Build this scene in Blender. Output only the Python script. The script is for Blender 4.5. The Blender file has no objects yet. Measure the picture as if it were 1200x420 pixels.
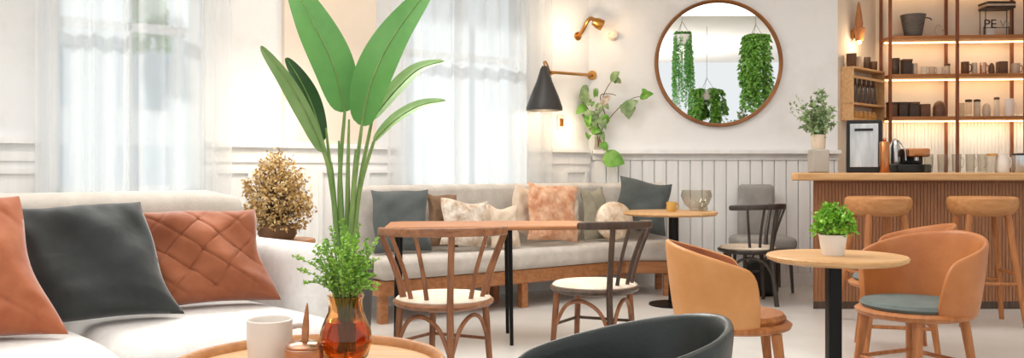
import bpy, bmesh, math, random
from mathutils import Vector, Matrix, Euler
random.seed(7)
PI = math.pi
C = bpy.context.scene.collection
SC = bpy.context.scene
R = math.radians
H = 1.1            # eye height
F = 1000.0         # focal length in pixels of the 1200 x 420 frame
def PX(x, D): return (x - 600.0) / F * D
def PZ(y, D): return H - (y - 200.0) / F * D

# ------------------------------------------------------------------ materials
def lin(h):
    h = h.lstrip('#'); out = []
    for i in (0, 2, 4):
        c = int(h[i:i+2], 16) / 255.0
        out.append(c / 12.92 if c <= 0.04045 else ((c + 0.055) / 1.055) ** 2.4)
    return (*out, 1.0)
def newmat(name):
    m = bpy.data.materials.new(name); m.use_nodes = True
    nt = m.node_tree; b = nt.nodes['Principled BSDF']
    return m, nt, b
def mat(name, col, rough=0.6, metal=0.0, col2=None, scale=6.0, stretch=(1, 1, 1), bump=0.0, bscale=None, detail=4, sheen=0, coat=0, trans=0, ior=1.45, emit=None, estr=0, spec=None, sss=0):
    m, nt, b = newmat(name)
    N, L = nt.nodes, nt.links
    b.inputs['Base Color'].default_value = lin(col)
    b.inputs['Roughness'].default_value = rough
    b.inputs['Metallic'].default_value = metal
    b.inputs['IOR'].default_value = ior
    if sheen:
        b.inputs['Sheen Weight'].default_value = sheen; b.inputs['Sheen Roughness'].default_value = 0.4
    if coat:
        b.inputs['Coat Weight'].default_value = coat; b.inputs['Coat Roughness'].default_value = 0.15
    if trans: b.inputs['Transmission Weight'].default_value = trans
    if spec is not None: b.inputs['Specular IOR Level'].default_value = spec
    if emit:
        b.inputs['Emission Color'].default_value = lin(emit); b.inputs['Emission Strength'].default_value = estr
    if col2 or bump:
        tc = N.new('ShaderNodeTexCoord'); mp = N.new('ShaderNodeMapping')
        mp.inputs['Scale'].default_value = stretch
        L.new(tc.outputs['Object'], mp.inputs['Vector'])
        nz = N.new('ShaderNodeTexNoise'); nz.inputs['Scale'].default_value = scale; nz.inputs['Detail'].default_value = detail
        nz.inputs['Roughness'].default_value = 0.6
        L.new(mp.outputs[0], nz.inputs['Vector'])
        if col2:
            rp = N.new('ShaderNodeValToRGB')
            rp.color_ramp.elements[0].position = 0.33; rp.color_ramp.elements[1].position = 0.67
            rp.color_ramp.elements[0].color = lin(col); rp.color_ramp.elements[1].color = lin(col2)
            L.new(nz.outputs['Fac'], rp.inputs[0]); L.new(rp.outputs[0], b.inputs['Base Color'])
        if bump:
            n2 = nz
            if bscale:
                n2 = N.new('ShaderNodeTexNoise'); n2.inputs['Scale'].default_value = bscale; n2.inputs['Detail'].default_value = 3
                L.new(mp.outputs[0], n2.inputs['Vector'])
            bp = N.new('ShaderNodeBump'); bp.inputs['Strength'].default_value = bump; bp.inputs['Distance'].default_value = 0.02
            L.new(n2.outputs['Fac'], bp.inputs['Height']); L.new(bp.outputs[0], b.inputs['Normal'])
    return m
def wood(name, c1, c2, rough=0.45, stretch=(1.2, 14, 14), scale=3.0, coat=0.0):
    return mat(name, c1, rough, col2=c2, scale=scale, stretch=stretch, bump=0.04, detail=6, coat=coat)
def glassmat(name, col='#ffffff', rough=0.02, tint=0.0):
    m, nt, b = newmat(name)
    b.inputs['Base Color'].default_value = lin(col); b.inputs['Roughness'].default_value = rough
    b.inputs['Transmission Weight'].default_value = 1.0; b.inputs['IOR'].default_value = 1.45
    return m
def thinglass(name, col='#ffffff', a=0.75):
    m, nt, b = newmat(name); N, L = nt.nodes, nt.links
    t = N.new('ShaderNodeBsdfTransparent'); t.inputs[0].default_value = lin(col)
    g = N.new('ShaderNodeBsdfGlossy'); g.inputs['Roughness'].default_value = 0.05
    fr = N.new('ShaderNodeLayerWeight'); fr.inputs[0].default_value = 0.2
    mx = N.new('ShaderNodeMixShader'); ma = N.new('ShaderNodeMath'); ma.operation = 'ADD'; ma.inputs[1].default_value = 0.02
    m0 = N.new('ShaderNodeMath'); m0.operation = 'MULTIPLY'; m0.inputs[1].default_value = .55
    L.new(fr.outputs['Facing'], m0.inputs[0]); L.new(m0.outputs[0], ma.inputs[0]); L.new(ma.outputs[0], mx.inputs[0])
    L.new(t.outputs[0], mx.inputs[1]); L.new(g.outputs[0], mx.inputs[2])
    L.new(mx.outputs[0], N['Material Output'].inputs[0])
    return m
def sheer(name, col, transp=0.3):
    m, nt, b = newmat(name); N, L = nt.nodes, nt.links
    t = N.new('ShaderNodeBsdfTransparent'); t.inputs[0].default_value = (1, 1, 1, 1)
    tl = N.new('ShaderNodeBsdfTranslucent'); tl.inputs[0].default_value = lin(col)
    d = N.new('ShaderNodeBsdfDiffuse'); d.inputs[0].default_value = lin(col)
    m1 = N.new('ShaderNodeMixShader'); m1.inputs[0].default_value = 0.45
    L.new(tl.outputs[0], m1.inputs[1]); L.new(d.outputs[0], m1.inputs[2])
    m2 = N.new('ShaderNodeMixShader')
    lw = N.new('ShaderNodeLayerWeight'); lw.inputs[0].default_value = 0.35
    mr = N.new('ShaderNodeMapRange'); mr.inputs['To Min'].default_value = 1 - transp; mr.inputs['To Max'].default_value = 1.0
    L.new(lw.outputs['Facing'], mr.inputs['Value']); L.new(mr.outputs[0], m2.inputs[0])
    L.new(t.outputs[0], m2.inputs[1]); L.new(m1.outputs[0], m2.inputs[2])
    L.new(m2.outputs[0], N['Material Output'].inputs[0])
    return m
M = {}
M['plaster'] = mat('plaster', '#f0f0f0', 0.85, col2='#e0dfdd', scale=1.6, bump=0.06, detail=9)
_e = [n for n in M['plaster'].node_tree.nodes if n.type == 'VALTORGB'][0].color_ramp.elements
_e[0].position = .50; _e[1].position = .72
M['plaster_warm'] = mat('plaster_warm', '#ecdfd0', 0.85, col2='#e4d5c4', scale=1.5, bump=0.05)
M['whitepaint'] = mat('whitepaint', '#f4f4f3', 0.5, col2='#eae9e7', scale=2.0, stretch=(6, 6, .6))
M['beigepaint'] = mat('beigepaint', '#e7d9c8', 0.7, col2='#dccbb8', scale=2.0)
M['ceiling'] = mat('ceiling_paint', '#f5f0ea', 0.9)
M['floor'] = mat('floor_concrete', '#dad7d2', 0.30, col2='#cac6c0', scale=1.6, bump=0.02, detail=8)
M['fabric'] = mat('linen_fabric', '#efedea', 0.95, col2='#e6e3df', scale=30, bump=0.15, bscale=160, sheen=0.3)
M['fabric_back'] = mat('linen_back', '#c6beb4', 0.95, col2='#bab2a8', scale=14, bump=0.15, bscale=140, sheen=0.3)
M['bench_fabric'] = mat('bench_linen', '#cfc8c0', 0.95, col2='#bdb5ac', scale=9, bump=0.2, bscale=90, sheen=0.2)
M['slate'] = mat('slate_velvet', '#353a3a', 0.7, col2='#262a2a', scale=5, bump=0.35, bscale=7, sheen=0.45)
M['slate_soft'] = mat('slate_linen', '#5a605f', 0.85, col2='#4a5050', scale=6, bump=0.2, bscale=10, sheen=0.3)
M['rust'] = mat('rust_velvet', '#a5603c', 0.7, col2='#884625', scale=4, bump=0.25, bscale=8, sheen=0.6)
M['rust_light'] = mat('peach_velvet', '#b87048', 0.7, col2='#9a4d2a', scale=4, bump=0.35, bscale=7, sheen=0.6)  # lighter copy of the rust velvet; the peach tone imitates window light
M['cream_cloth'] = mat('cream_cloth', '#e0d0bd', 0.9, col2='#cdb79f', scale=9, bump=0.2, bscale=20)
M['brown_cloth'] = mat('brown_cloth', '#8c6e55', 0.9, col2='#705640', scale=9, bump=0.2, bscale=20)
M['pattern_cloth'] = mat('patterned_cloth', '#e6ddd2', 0.9, col2='#b49a80', scale=18, bump=0.1)
M['copper_cloth'] = mat('copper_cloth', '#b8754e', 0.7, col2='#e0b796', scale=15, bump=0.15, sheen=0.4)
M['olive_cloth'] = mat('olive_cloth', '#a59f8b', 0.9, col2='#918b78', scale=9, bump=0.2, bscale=20)
M['gold_cloth'] = mat('gold_spotted_cloth', '#b99774', 0.45, metal=0.3, col2='#f0e2cf', scale=14, bump=0.2)
M['oak'] = wood('oak', '#d9ae7c', '#c2915d')
M['oak_mid'] = wood('oak_mid', '#c98f5a', '#b07644')
M['tabletop_wood'] = wood('tabletop_wood', '#b57d52', '#9a623a')
M['bench_wood'] = wood('bench_wood', '#b97f52', '#9a6239')
M['oak_leg'] = wood('oak_leg', '#c07f4c', '#9c5f33', stretch=(14, 14, 1.2))
M['walnut'] = wood('walnut', '#a06a45', '#744629', stretch=(10, 10, 1.5), coat=0.2)
M['walnut_h'] = wood('walnut_crest', '#ab7650', '#7c4e33', stretch=(3, 10, 10), coat=0.2)
M['darkwood'] = wood('dark_walnut', '#5a4334', '#38291f', stretch=(10, 10, 1.5), coat=0.2)
M['ebony'] = wood('ebony_wood', '#453c36', '#2a2420', stretch=(10, 10, 1.5), coat=0.2)
M['barwood'] = mat('bar_cladding', '#a87450', 0.5, col2='#8a5a3a', scale=4, stretch=(30, 30, 1.0), bump=0.05, detail=6)
M['copperwood'] = wood('shelf_frame', '#8d4e2a', '#6d381c', stretch=(8, 8, 2))
M['shelfwood'] = wood('shelf_board', '#b5763f', '#935a2c')
M['tan'] = mat('tan_leather', '#d0955c', 0.45, col2='#c28449', scale=4, bump=0.06, bscale=60, coat=0.1)
M['orange_leather'] = mat('orange_leather', '#bf7a44', 0.42, col2='#aa6534', scale=4, bump=0.06, bscale=60, coat=0.1)
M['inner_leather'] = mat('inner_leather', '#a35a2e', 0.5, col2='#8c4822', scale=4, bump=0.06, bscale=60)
M['black_leather'] = mat('black_leather', '#2c3331', 0.36, col2='#222827', scale=5, bump=0.05, bscale=80, coat=0.15)
M['teal_cloth'] = mat('teal_seat_cloth', '#6f7b78', 0.8, col2='#5f6a68', scale=8, bump=0.1, bscale=60)
M['cream_seat'] = mat('cream_seat', '#e9dccb', 0.8, col2='#dccab4', scale=8, bump=0.1, bscale=60)
M['blackmetal'] = mat('black_metal', '#1d1c1b', 0.4, metal=0.7)
M['shade_black'] = mat('shade_black', '#3a3836', 0.45, metal=0.3)
M['brass'] = mat('brass', '#b98343', 0.28, metal=1.0)
M['copper'] = mat('copper', '#c98a5c', 0.25, metal=1.0, col2='#b27045', scale=3)
M['bronze_frame'] = mat('bronze_frame', '#9c6a41', 0.4, metal=0.6, col2='#7d4f2d', scale=3)
M['steel'] = mat('steel', '#cfd0d0', 0.25, metal=1.0)
M['steel_soft'] = mat('brushed_steel', '#dcdedf', 0.35, metal=0.7, col2='#b9bcbd', scale=3, stretch=(8, 1, 1))
M['rosemetal'] = mat('rose_metal', '#d3ab93', 0.22, metal=0.9, col2='#b98d75', scale=6)
M['mirror'] = mat('mirror_glass', '#f4f6f6', 0.01, metal=1.0)
M['ceramic'] = mat('white_ceramic', '#ece3da', 0.3, coat=0.3)
M['ceramic_cream'] = mat('cream_ceramic', '#ddcdb8', 0.4, coat=0.2)
M['whitepot'] = mat('white_pot', '#eceae6', 0.4, coat=0.2)
M['planter'] = mat('grey_planter', '#5c5b58', 0.6, col2='#4c4b49', scale=3, bump=0.05)
M['greypot'] = mat('pale_grey_pot', '#b9b3aa', 0.6, col2='#a8a198', scale=3)
M['soil'] = mat('soil', '#3b2a1e', 0.95, col2='#241912', scale=30, bump=0.5)
M['stone_tin'] = mat('grey_bucket', '#6d6660', 0.6, col2='#514b46', scale=9, stretch=(1, 1, 5), bump=0.1)
M['tin_dark'] = mat('dark_tin', '#4a3629', 0.5, col2='#33251c', scale=9)
M['tin_brown'] = mat('brown_jar', '#6e482e', 0.45, col2='#50321f', scale=9)
M['tin_light'] = mat('pale_tin', '#cdb9a4', 0.4, col2='#b29c86', scale=9)
M['bottle_dark'] = mat('dark_bottle', '#3e2417', 0.2, coat=0.4, col2='#5c3a22', scale=9)
M['ochre'] = mat('ochre_jar', '#d29a4e', 0.4, col2='#b57c35', scale=9)
M['leaf_big'] = mat('banana_leaf', '#5f9c48', 0.38, col2='#4a8838', scale=3, stretch=(1, 1, 1), bump=0.03, coat=0.15)
M['leaf_mid'] = mat('pale_leaf', '#8fae70', 0.42, col2='#6c9650', scale=3, coat=0.1)
M['leaf_dark'] = mat('dark_leaf', '#2f5527', 0.5, col2='#24451f', scale=3)
M['herb'] = mat('herb_leaf', '#b2dc60', 0.5, col2='#78b23c', scale=25)
M['bush'] = mat('bush_leaf', '#93c93c', 0.5, col2='#62a026', scale=30)
M['vine'] = mat('vine_leaf', '#66874d', 0.5, col2='#a3b587', scale=16)
M['vine_bright'] = mat('bright_vine_leaf', '#79ad45', 0.45, col2='#588c34', scale=12)
M['trail'] = mat('trailing_leaf', '#7cc064', 0.5, col2='#559a42', scale=20)
M['stalk'] = mat('green_stalk', '#8aa35f', 0.5, col2='#5f8442', scale=4, stretch=(6, 6, 1))
M['twig'] = mat('brown_twig', '#6d5136', 0.7)
M['dried'] = mat('dried_flower', '#dcb87a', 0.9, col2='#b38c50', scale=40)
M['dried_light'] = mat('dried_flower_tips', '#f2dcae', 0.9, col2='#dcbd84', scale=40)
M['glass'] = thinglass('clear_glass', '#f3f1ec', 0.72)
M['windowglass'] = thinglass('window_glass', '#f7fbfc', 0.8)
M['amber'] = glassmat('amber_glass', '#f3cc98', 0.02)
M['ambertea'] = mat('amber_liquid', '#ee9236', 0.05, trans=0.9, ior=1.33, col2='#d06c1c', scale=9)
M['sheer'] = sheer('sheer_voile', '#f4f6f7', 0.46)
M['led'] = mat('led_strip', '#ffe4ba', 0.5, emit='#ffcf8c', estr=6)
M['bulb'] = mat('warm_bulb', '#ffe2b0', 0.5, emit='#ffcf8a', estr=25)
M['facade'] = mat('facade', '#e3e4e4', 0.9, col2='#d4d6d8', scale=2)
M['facade_window'] = mat('facade_window', '#a9b6c0', 0.2)
M['blackplastic'] = mat('black_plastic', '#1a1816', 0.35)
M['ink'] = mat('black_lettering', '#2b2522', 0.6)
M['ink_grey'] = mat('grey_lettering', '#a3988c', 0.6)
M['greychair'] = mat('grey_upholstery', '#a6a4a1', 0.9, col2='#96938f', scale=6)
M['wax'] = mat('yellow_cup', '#d8b265', 0.5, col2='#c79c4d', scale=6)
M['bag'] = mat('black_bag', '#23211f', 0.6, col2='#171514', scale=6, bump=0.1)

# ------------------------------------------------------------------ mesh helpers
def obj(name, bm, m, parent=None, smooth=True, bevel=0, subsurf=0, seg=2):
    me = bpy.data.meshes.new(name)
    bmesh.ops.recalc_face_normals(bm, faces=bm.faces)
    bm.to_mesh(me); bm.free()
    if isinstance(m, str): m = M[m]
    me.materials.append(m)
    if smooth:
        for p in me.polygons: p.use_smooth = True
    o = bpy.data.objects.new(name, me); C.objects.link(o)
    if parent: o.parent = parent
    if bevel:
        md = o.modifiers.new('bevel', 'BEVEL'); md.width = bevel; md.segments = seg; md.limit_method = 'ANGLE'; md.angle_limit = R(35)
        wn = o.modifiers.new('wn', 'WEIGHTED_NORMAL'); wn.keep_sharp = False
    elif smooth and not subsurf:
        try:
            me.set_sharp_from_angle(angle=R(42))
        except Exception: pass
    if subsurf:
        md = o.modifiers.new('sub', 'SUBSURF'); md.levels = subsurf; md.render_levels = subsurf
    return o
def tag(o, label=None, cat=None, group=None, kind=None):
    if label: o['label'] = label
    if cat: o['category'] = cat
    if group: o['group'] = group
    if kind: o['kind'] = kind
    return o
def thing(name, label, cat, loc=(0, 0, 0), rz=0, group=None, rx=0, ry=0):
    o = bpy.data.objects.new(name, None); C.objects.link(o)
    o.empty_display_size = 0.1
    o.location = loc; o.rotation_euler = (rx, ry, rz)
    return tag(o, label, cat, group)
def struct(name, bm, m, parent=None, **k):
    o = obj(name, bm, m, parent, **k)
    if parent is None: o['kind'] = 'structure'
    return o
def kids(o): return [c for c in bpy.data.objects if c.parent == o]
def dup(root, loc, rz, label, group=None):
    ch = kids(root)
    r = root.copy(); C.objects.link(r); r.location = loc; r.rotation_euler.z = rz
    r['label'] = label
    if group: r['group'] = group
    for c in ch:
        n = c.copy(); C.objects.link(n); n.parent = r
        for g in kids(c):
            d = g.copy(); C.objects.link(d); d.parent = n
    return r
def NB(): return bmesh.new()
def box(bm, c, s, rz=0, rx=0, ry=0):
    mt = Matrix.Translation(c) @ Euler((rx, ry, rz)).to_matrix().to_4x4() @ Matrix.Diagonal((s[0], s[1], s[2], 1))
    bmesh.ops.create_cube(bm, size=1, matrix=mt); return bm
def box2(bm, lo, hi):
    return box(bm, [(a + b) / 2 for a, b in zip(lo, hi)], [b - a for a, b in zip(lo, hi)])
def prism(bm, poly, z0, z1):
    a = [bm.verts.new((x, y, z0)) for x, y in poly]; b = [bm.verts.new((x, y, z1)) for x, y in poly]
    n = len(poly)
    bm.faces.new(a[::-1]); bm.faces.new(b)
    for i in range(n): bm.faces.new((a[i], a[(i+1) % n], b[(i+1) % n], b[i]))
    return bm
def lathe(bm, prof, c=(0, 0, 0), n=32, sx=1, sy=1, mtx=None):
    """prof: (r, z) list; r = 0 closes to a point"""
    rings = []
    for r, z in prof:
        if r < 1e-6: rings.append([bm.verts.new((c[0], c[1], c[2] + z))])
        else: rings.append([bm.verts.new((c[0] + sx * r * math.cos(2*PI*i/n), c[1] + sy * r * math.sin(2*PI*i/n), c[2] + z)) for i in range(n)])
    vs = [v for r in rings for v in r]
    for a, b in zip(rings, rings[1:]):
        for i in range(n):
            j = (i + 1) % n
            if len(a) == 1 and len(b) == 1: continue
            if len(a) == 1: bm.faces.new((a[0], b[i], b[j]))
            elif len(b) == 1: bm.faces.new((a[i], a[j], b[0]))
            else: bm.faces.new((a[i], a[j], b[j], b[i]))
    if mtx is not None: bmesh.ops.transform(bm, matrix=mtx, verts=vs)
    return bm
def smooth_path(pts, k=6):
    pts = [Vector(p) for p in pts]
    if len(pts) < 3: return pts
    out = []
    for i in range(len(pts) - 1):
        p0 = pts[max(i-1, 0)]; p1 = pts[i]; p2 = pts[i+1]; p3 = pts[min(i+2, len(pts)-1)]
        for j in range(k):
            t = j / k
            out.append(0.5 * ((2*p1) + (-p0+p2)*t + (2*p0-5*p1+4*p2-p3)*t*t + (-p0+3*p1-3*p2+p3)*t**3))
    out.append(pts[-1]); return out
def tube(bm, pts, r0, r1=None, n=10, smooth=0, flat=None, up=None):
    """round (or flat = (w, h) ) swept bar"""
    pts = smooth_path(pts, smooth) if smooth else [Vector(p) for p in pts]
    r1 = r0 if r1 is None else r1
    rings = []; m = len(pts); prev = None
    for i, p in enumerate(pts):
        t = (pts[min(i+1, m-1)] - pts[max(i-1, 0)]).normalized()
        if up is not None: ref = Vector(up)
        else: ref = prev if prev is not None else (Vector((0, 0, 1)) if abs(t.z) < 0.9 else Vector((1, 0, 0)))
        s = t.cross(ref)
        if s.length < 1e-5: s = t.cross(Vector((0, 1, 0)))
        s.normalize(); u = s.cross(t).normalized(); prev = u
        f = i / max(m - 1, 1); r = r0 + (r1 - r0) * f
        ring = []
        for k in range(n):
            a = 2 * PI * k / n
            ca, sa = math.cos(a), math.sin(a)
            if flat:
                e = 0.45
                ca = math.copysign(abs(ca) ** e, ca) * flat[0] / 2 ; sa = math.copysign(abs(sa) ** e, sa) * flat[1] / 2
                q = p + s * ca * (r / r0) + u * sa * (r / r0)
            else: q = p + s * ca * r + u * sa * r
            ring.append(bm.verts.new(q))
        rings.append(ring)
    for a, b in zip(rings, rings[1:]):
        for k in range(n): bm.faces.new((a[k], a[(k+1) % n], b[(k+1) % n], b[k]))
    bm.faces.new(rings[0][::-1]); bm.faces.new(rings[-1]); return bm
def rbox(bm, c, s, r=0.05, k=5, puff=0.0):
    """rounded cushion-like box, crowned by puff"""
    n = 10
    vs = []
    st = len(bm.verts)
    bmesh.ops.create_cube(bm, size=2.0, matrix=Matrix())
    bm.verts.ensure_lookup_table()
    vv = list(bm.verts)[st:]
    es = list({e for v in vv for e in v.link_edges})
    bmesh.ops.subdivide_edges(bm, edges=es, cuts=n, use_grid_fill=True)
    bm.verts.ensure_lookup_table()
    hx, hy, hz = s[0]/2, s[1]/2, s[2]/2
    for v in list(bm.verts)[st:]:
        p = v.co.copy()
        u = Vector((p.x * hx, p.y * hy, p.z * hz))
        # denser near the edges
        q = Vector((math.copysign(abs(p.x)**0.6, p.x) * hx, math.copysign(abs(p.y)**0.6, p.y) * hy, math.copysign(abs(p.z)**0.6, p.z) * hz))
        rr = min(r, hx*.98, hy*.98, hz*.98)
        inner = Vector((max(-hx+rr, min(hx-rr, q.x)), max(-hy+rr, min(hy-rr, q.y)), max(-hz+rr, min(hz-rr, q.z))))
        d = q - inner
        if d.length > 1e-7: q = inner + d.normalized() * rr
        if puff and p.z > 0.5: q.z += puff * (1 - p.x**2) ** .5 * (1 - p.y**2) ** .5 if abs(p.x) < 1 and abs(p.y) < 1 else 0
        v.co = q + Vector(c)
    return bm
def pillow(w, h, t, quilt=0, sag=0.0, seed=0, n=30, shear=0.0, wr=1.0):
    """stands in XZ, bottom centre at origin, front towards -Y"""
    rnd = random.Random(seed); bm = NB()
    ph = [rnd.uniform(0, 6) for _ in range(6)]
    grid = {}
    for side in (-1, 1):
        for i in range(n + 1):
            for j in range(n + 1):
                if side == 1 and (i in (0, n) or j in (0, n)):
                    grid[(side, i, j)] = grid[(-1, i, j)]; continue
                u = -1 + 2 * i / n; v = -1 + 2 * j / n
                pu = 1 - 0.09 * (1 - v * v); pv = 1 - (0.09 if v > 0 else 0.03) * (1 - u * u)
                x = u * w / 2 * pu; z = v * h / 2 * pv
                e = max(0, (1 - u**4)) ** 0.55 * max(0, (1 - v**4)) ** 0.55
                y = t / 2 * e
                y += 0.012 * wr * e * (math.sin(5*u + 3*v + ph[0]) + 0.7 * math.sin(9*v - 6*u + ph[1]) * (1 - 0.6*e) + .5 * math.sin(13*u + 8*v*u + ph[4]) * (1 - e) + .35 * math.sin(17*v + 5*u*u + ph[5]) * max(0, -v))
                if quilt:
                    a = abs(math.sin((u * 1.0 + v * 0.9) * quilt)); b = abs(math.sin((u * 1.0 - v * 0.9) * quilt))
                    y -= 0.013 * e * (math.exp(-a * 9) + math.exp(-b * 9))
                z -= sag * (1 - abs(u)) * max(0, v) * h * 0.25
                x += 0.01 * math.sin(4*v + ph[2]); z += 0.010 * math.sin(3.5*u + ph[3]) * (1 if v > 0 else .3); x -= shear * (v + 1) * h / 2
                grid[(side, i, j)] = bm.verts.new((x, side * y, z + h / 2))
        for i in range(n):
            for j in range(n):
                q = [grid[(side, i, j)], grid[(side, i+1, j)], grid[(side, i+1, j+1)], grid[(side, i, j+1)]]
                bm.faces.new(q if side == -1 else q[::-1])
    return bm
def round_pillow(r, t):
    prof = [(0, 0)] ; n = 10
    bm = NB()
    pr = [(r * math.sin(a) ** 0.6 if a not in (0,) else 0, -t/2 * math.cos(a)) for a in [PI * i / 14 for i in range(15)]]
    pr[0] = (0, -t/2); pr[-1] = (0, t/2)
    lathe(bm, pr, n=36, mtx=Matrix.Translation((0, 0, r)) @ Matrix.Rotation(PI/2, 4, 'X'))
    return bm
def leaf(bm, path, W, normal=(0, -1, 0), fold=0.15, prof=None, cup=0.0, nseg=14, wave=0.0):
    """leaf along a smooth path; W full width; fold lifts both halves"""
    pts = smooth_path(path, max(3, nseg // max(1, len(path) - 1)))
    m = len(pts); L = []; N = Vector(normal)
    for i, p in enumerate(pts):
        f = i / (m - 1)
        t = (pts[min(i+1, m-1)] - pts[max(i-1, 0)]).normalized()
        s = t.cross(N)
        if s.length < 1e-4: s = t.cross(Vector((1, 0, 0)))
        s.normalize(); nn = s.cross(t).normalized()
        w = (prof(f) if prof else math.sin(PI * min(1, f * 0.98 + 0.01)) ** 0.75) * W / 2
        wv = wave * math.sin(f * 21)
        row = []
        for k in (-1, -0.5, 0, 0.5, 1):
            row.append(bm.verts.new(p + s * w * k + nn * (abs(k) * w * fold - cup * w * k * k + wv * abs(k))))
        L.append(row)
    for a, b in zip(L, L[1:]):
        for k in range(4):
            try: bm.faces.new((a[k], a[k+1], b[k+1], b[k]))
            except ValueError: pass
    return bm
def small_leaf(bm, p, d, L, W, up=None):
    d = Vector(d).normalized(); up = Vector(up) if up is not None else Vector((random.uniform(-1, 1), random.uniform(-1, 1), random.uniform(0.0, 1)))
    s = d.cross(up)
    if s.length < 1e-3: s = d.cross(Vector((1, 0, 0)))
    s.normalize(); n = s.cross(d)
    p = Vector(p)
    a = bm.verts.new(p); b = bm.verts.new(p + d*L*.45 + s*W/2 + n*W*.15); c = bm.verts.new(p + d*L - n*W*.1); e = bm.verts.new(p + d*L*.45 - s*W/2 + n*W*.15); m = bm.verts.new(p + d*L*.5)
    bm.faces.new((a, b, m)); bm.faces.new((b, c, m)); bm.faces.new((c, e, m)); bm.faces.new((e, a, m))
def rdir():
    while True:
        v = Vector((random.uniform(-1, 1), random.uniform(-1, 1), random.uniform(-1, 1)))
        if 0.05 < v.length < 1: return v.normalized()
def text_part(txt, size, m, parent, loc, rot=(PI/2, 0, 0), depth=0.003, name='lettering'):
    cu = bpy.data.curves.new(name, 'FONT'); cu.body = txt; cu.size = size; cu.extrude = depth; cu.align_x = 'CENTER'
    t = bpy.data.objects.new(name + '_src', cu); C.objects.link(t)
    bpy.context.view_layer.update()
    me = bpy.data.meshes.new_from_object(t.evaluated_get(bpy.context.evaluated_depsgraph_get()))
    bpy.data.objects.remove(t); bpy.data.curves.remove(cu)
    me.name = name; me.materials.clear(); me.materials.append(M[m])
    o = bpy.data.objects.new(name, me); C.objects.link(o); o.parent = parent; o.location = loc; o.rotation_euler = rot
    return o
ORD = ['first', 'second', 'third', 'fourth', 'fifth', 'sixth', 'seventh', 'eighth', 'ninth', 'tenth', 'eleventh', 'twelfth']

# ------------------------------------------------------------------ room shell
CX, CY, WA = 0.74, 8.2, R(36)          # the corner between the window wall and the far wall
def wpt(s, off=0.0, z=0.0):            # s metres left of the corner along the window wall, off metres into the room
    return Vector((CX - math.cos(WA) * s + math.sin(WA) * off, CY - math.sin(WA) * s - math.cos(WA) * off, z))
def px_s(x, off=0.0):
    k = (x - 600) / F; b = wpt(0, off)
    return (b.x - k * b.y) / (math.cos(WA) - k * math.sin(WA))
WF = bpy.data.objects.new('wall_frame', None)
CH = 3.3
struct('floor', prism(NB(), [(-8.5, -4), (6.0, -4), (6.0, 9.6), (0.5, 9.6), (-8.5, 3.6)], -0.1, 0.0), 'floor', smooth=False)
struct('ceiling', prism(NB(), [(-8.5, -1.0), (6.0, -1.0), (6.0, 9.6), (0.5, 9.6), (-8.5, 3.0)], CH, CH + 0.1), 'ceiling', smooth=False)
def in_wall(bm):                        # local (x = along the wall, -y into room) to world
    bmesh.ops.transform(bm, matrix=Matrix.Translation((CX, CY, 0)) @ Matrix.Rotation(WA, 4, 'Z'), verts=bm.verts); return bm
W1 = (px_s(238), px_s(60)); W2 = (px_s(613), px_s(470))
SILL, HEAD = 0.93, 3.02
b = NB()
box2(b, (-W2[0], 0, 0), (0.25, 0.22, CH)); box2(b, (-W1[0], 0, 0), (-W2[1], 0.22, CH)); box2(b, (-9.5, 0, 0), (-W1[1], 0.22, CH))
for w in (W1, W2):
    box2(b, (-w[1], 0, 0), (-w[0], 0.22, SILL)); box2(b, (-w[1], 0, HEAD), (-w[0], 0.22, CH))
struct('wall_left', in_wall(b), 'plaster', smooth=False)
BX = 3.13                               # where the far wall ends and the bar niche starts
struct('wall_back', box2(NB(), (CX, CY, 0), (BX, CY + 0.2, CH)), 'plaster', smooth=False)
SP = (BX, CY); SQ = (3.74, 8.78)        # splayed cheek of the niche
struct('wall_cheek', prism(NB(), [SP, SQ, (SQ[0] - .1, SQ[1] + .2), (SP[0] , SP[1] + .2)], 0, CH), 'beigepaint', smooth=False)
struct('wall_bar', prism(NB(), [(SQ[0] - .02, SQ[1]), (5.75, 8.62), (5.75, 8.85), (SQ[0] - .02, SQ[1] + .22)], 0, CH), 'plaster_warm', smooth=False)
struct('wall_right', box2(NB(), (5.7, 2.5, 0), (5.9, 9.0, CH)), 'plaster', smooth=False)
# window frames with glass
for i, w in enumerate((W1, W2)):
    b = NB()
    x0, x1 = -w[1], -w[0]
    for xx in (x0 + .03, x1 - .03): box2(b, (xx - .03, .08, SILL), (xx + .03, .14, HEAD))
    box2(b, (x0, .08, SILL), (x1, .14, SILL + .06)); box2(b, (x0, .08, HEAD - .06), (x1, .14, HEAD))
    box2(b, (x0, .085, 2.06), (x1, .135, 2.12)); xm = (x0 + x1) / 2
    box2(b, (xm - .025, .085, SILL), (xm + .025, .135, HEAD))
    fr = struct('window_%d' % (i + 1), in_wall(b), M['facade'], smooth=False)
    struct('pane', in_wall(box2(NB(), (x0 + .04, .105, SILL + .04), (x1 - .04, .111, HEAD - .04))), 'windowglass', fr, smooth=False)
# wainscot on the window wall with framed panels
RZ = 1.27
b = NB()
segs = [(-W2[0], 0.0), (-W1[0], -W2[1]), (-9.0, -W1[1])]
def frame_rect(b, x0, x1, z0, z1, y, t=.02, w=.03):
    box2(b, (x0, y - t, z0), (x1, y, z0 + w)); box2(b, (x0, y - t, z1 - w), (x1, y, z1))
    box2(b, (x0, y - t, z0 + w), (x0 + w, y, z1 - w)); box2(b, (x1 - w, y - t, z0 + w), (x1, y, z1 - w))
for x0, x1 in segs:
    box2(b, (x0, -.03, 0), (x1 - (0.02 if x1 == 0 else 0), 0, RZ))
    box2(b, (x0, -.045, RZ - .11), (x1 - .02, -.03, RZ - .05))
    n = max(1, round((x1 - x0) / .42))
    for k in range(n):
        a0 = x0 + (x1 - x0) * k / n + .06; a1 = x0 + (x1 - x0) * (k + 1) / n - .06
        frame_rect(b, a0, a1, .22, RZ - .16, -.03)
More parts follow.
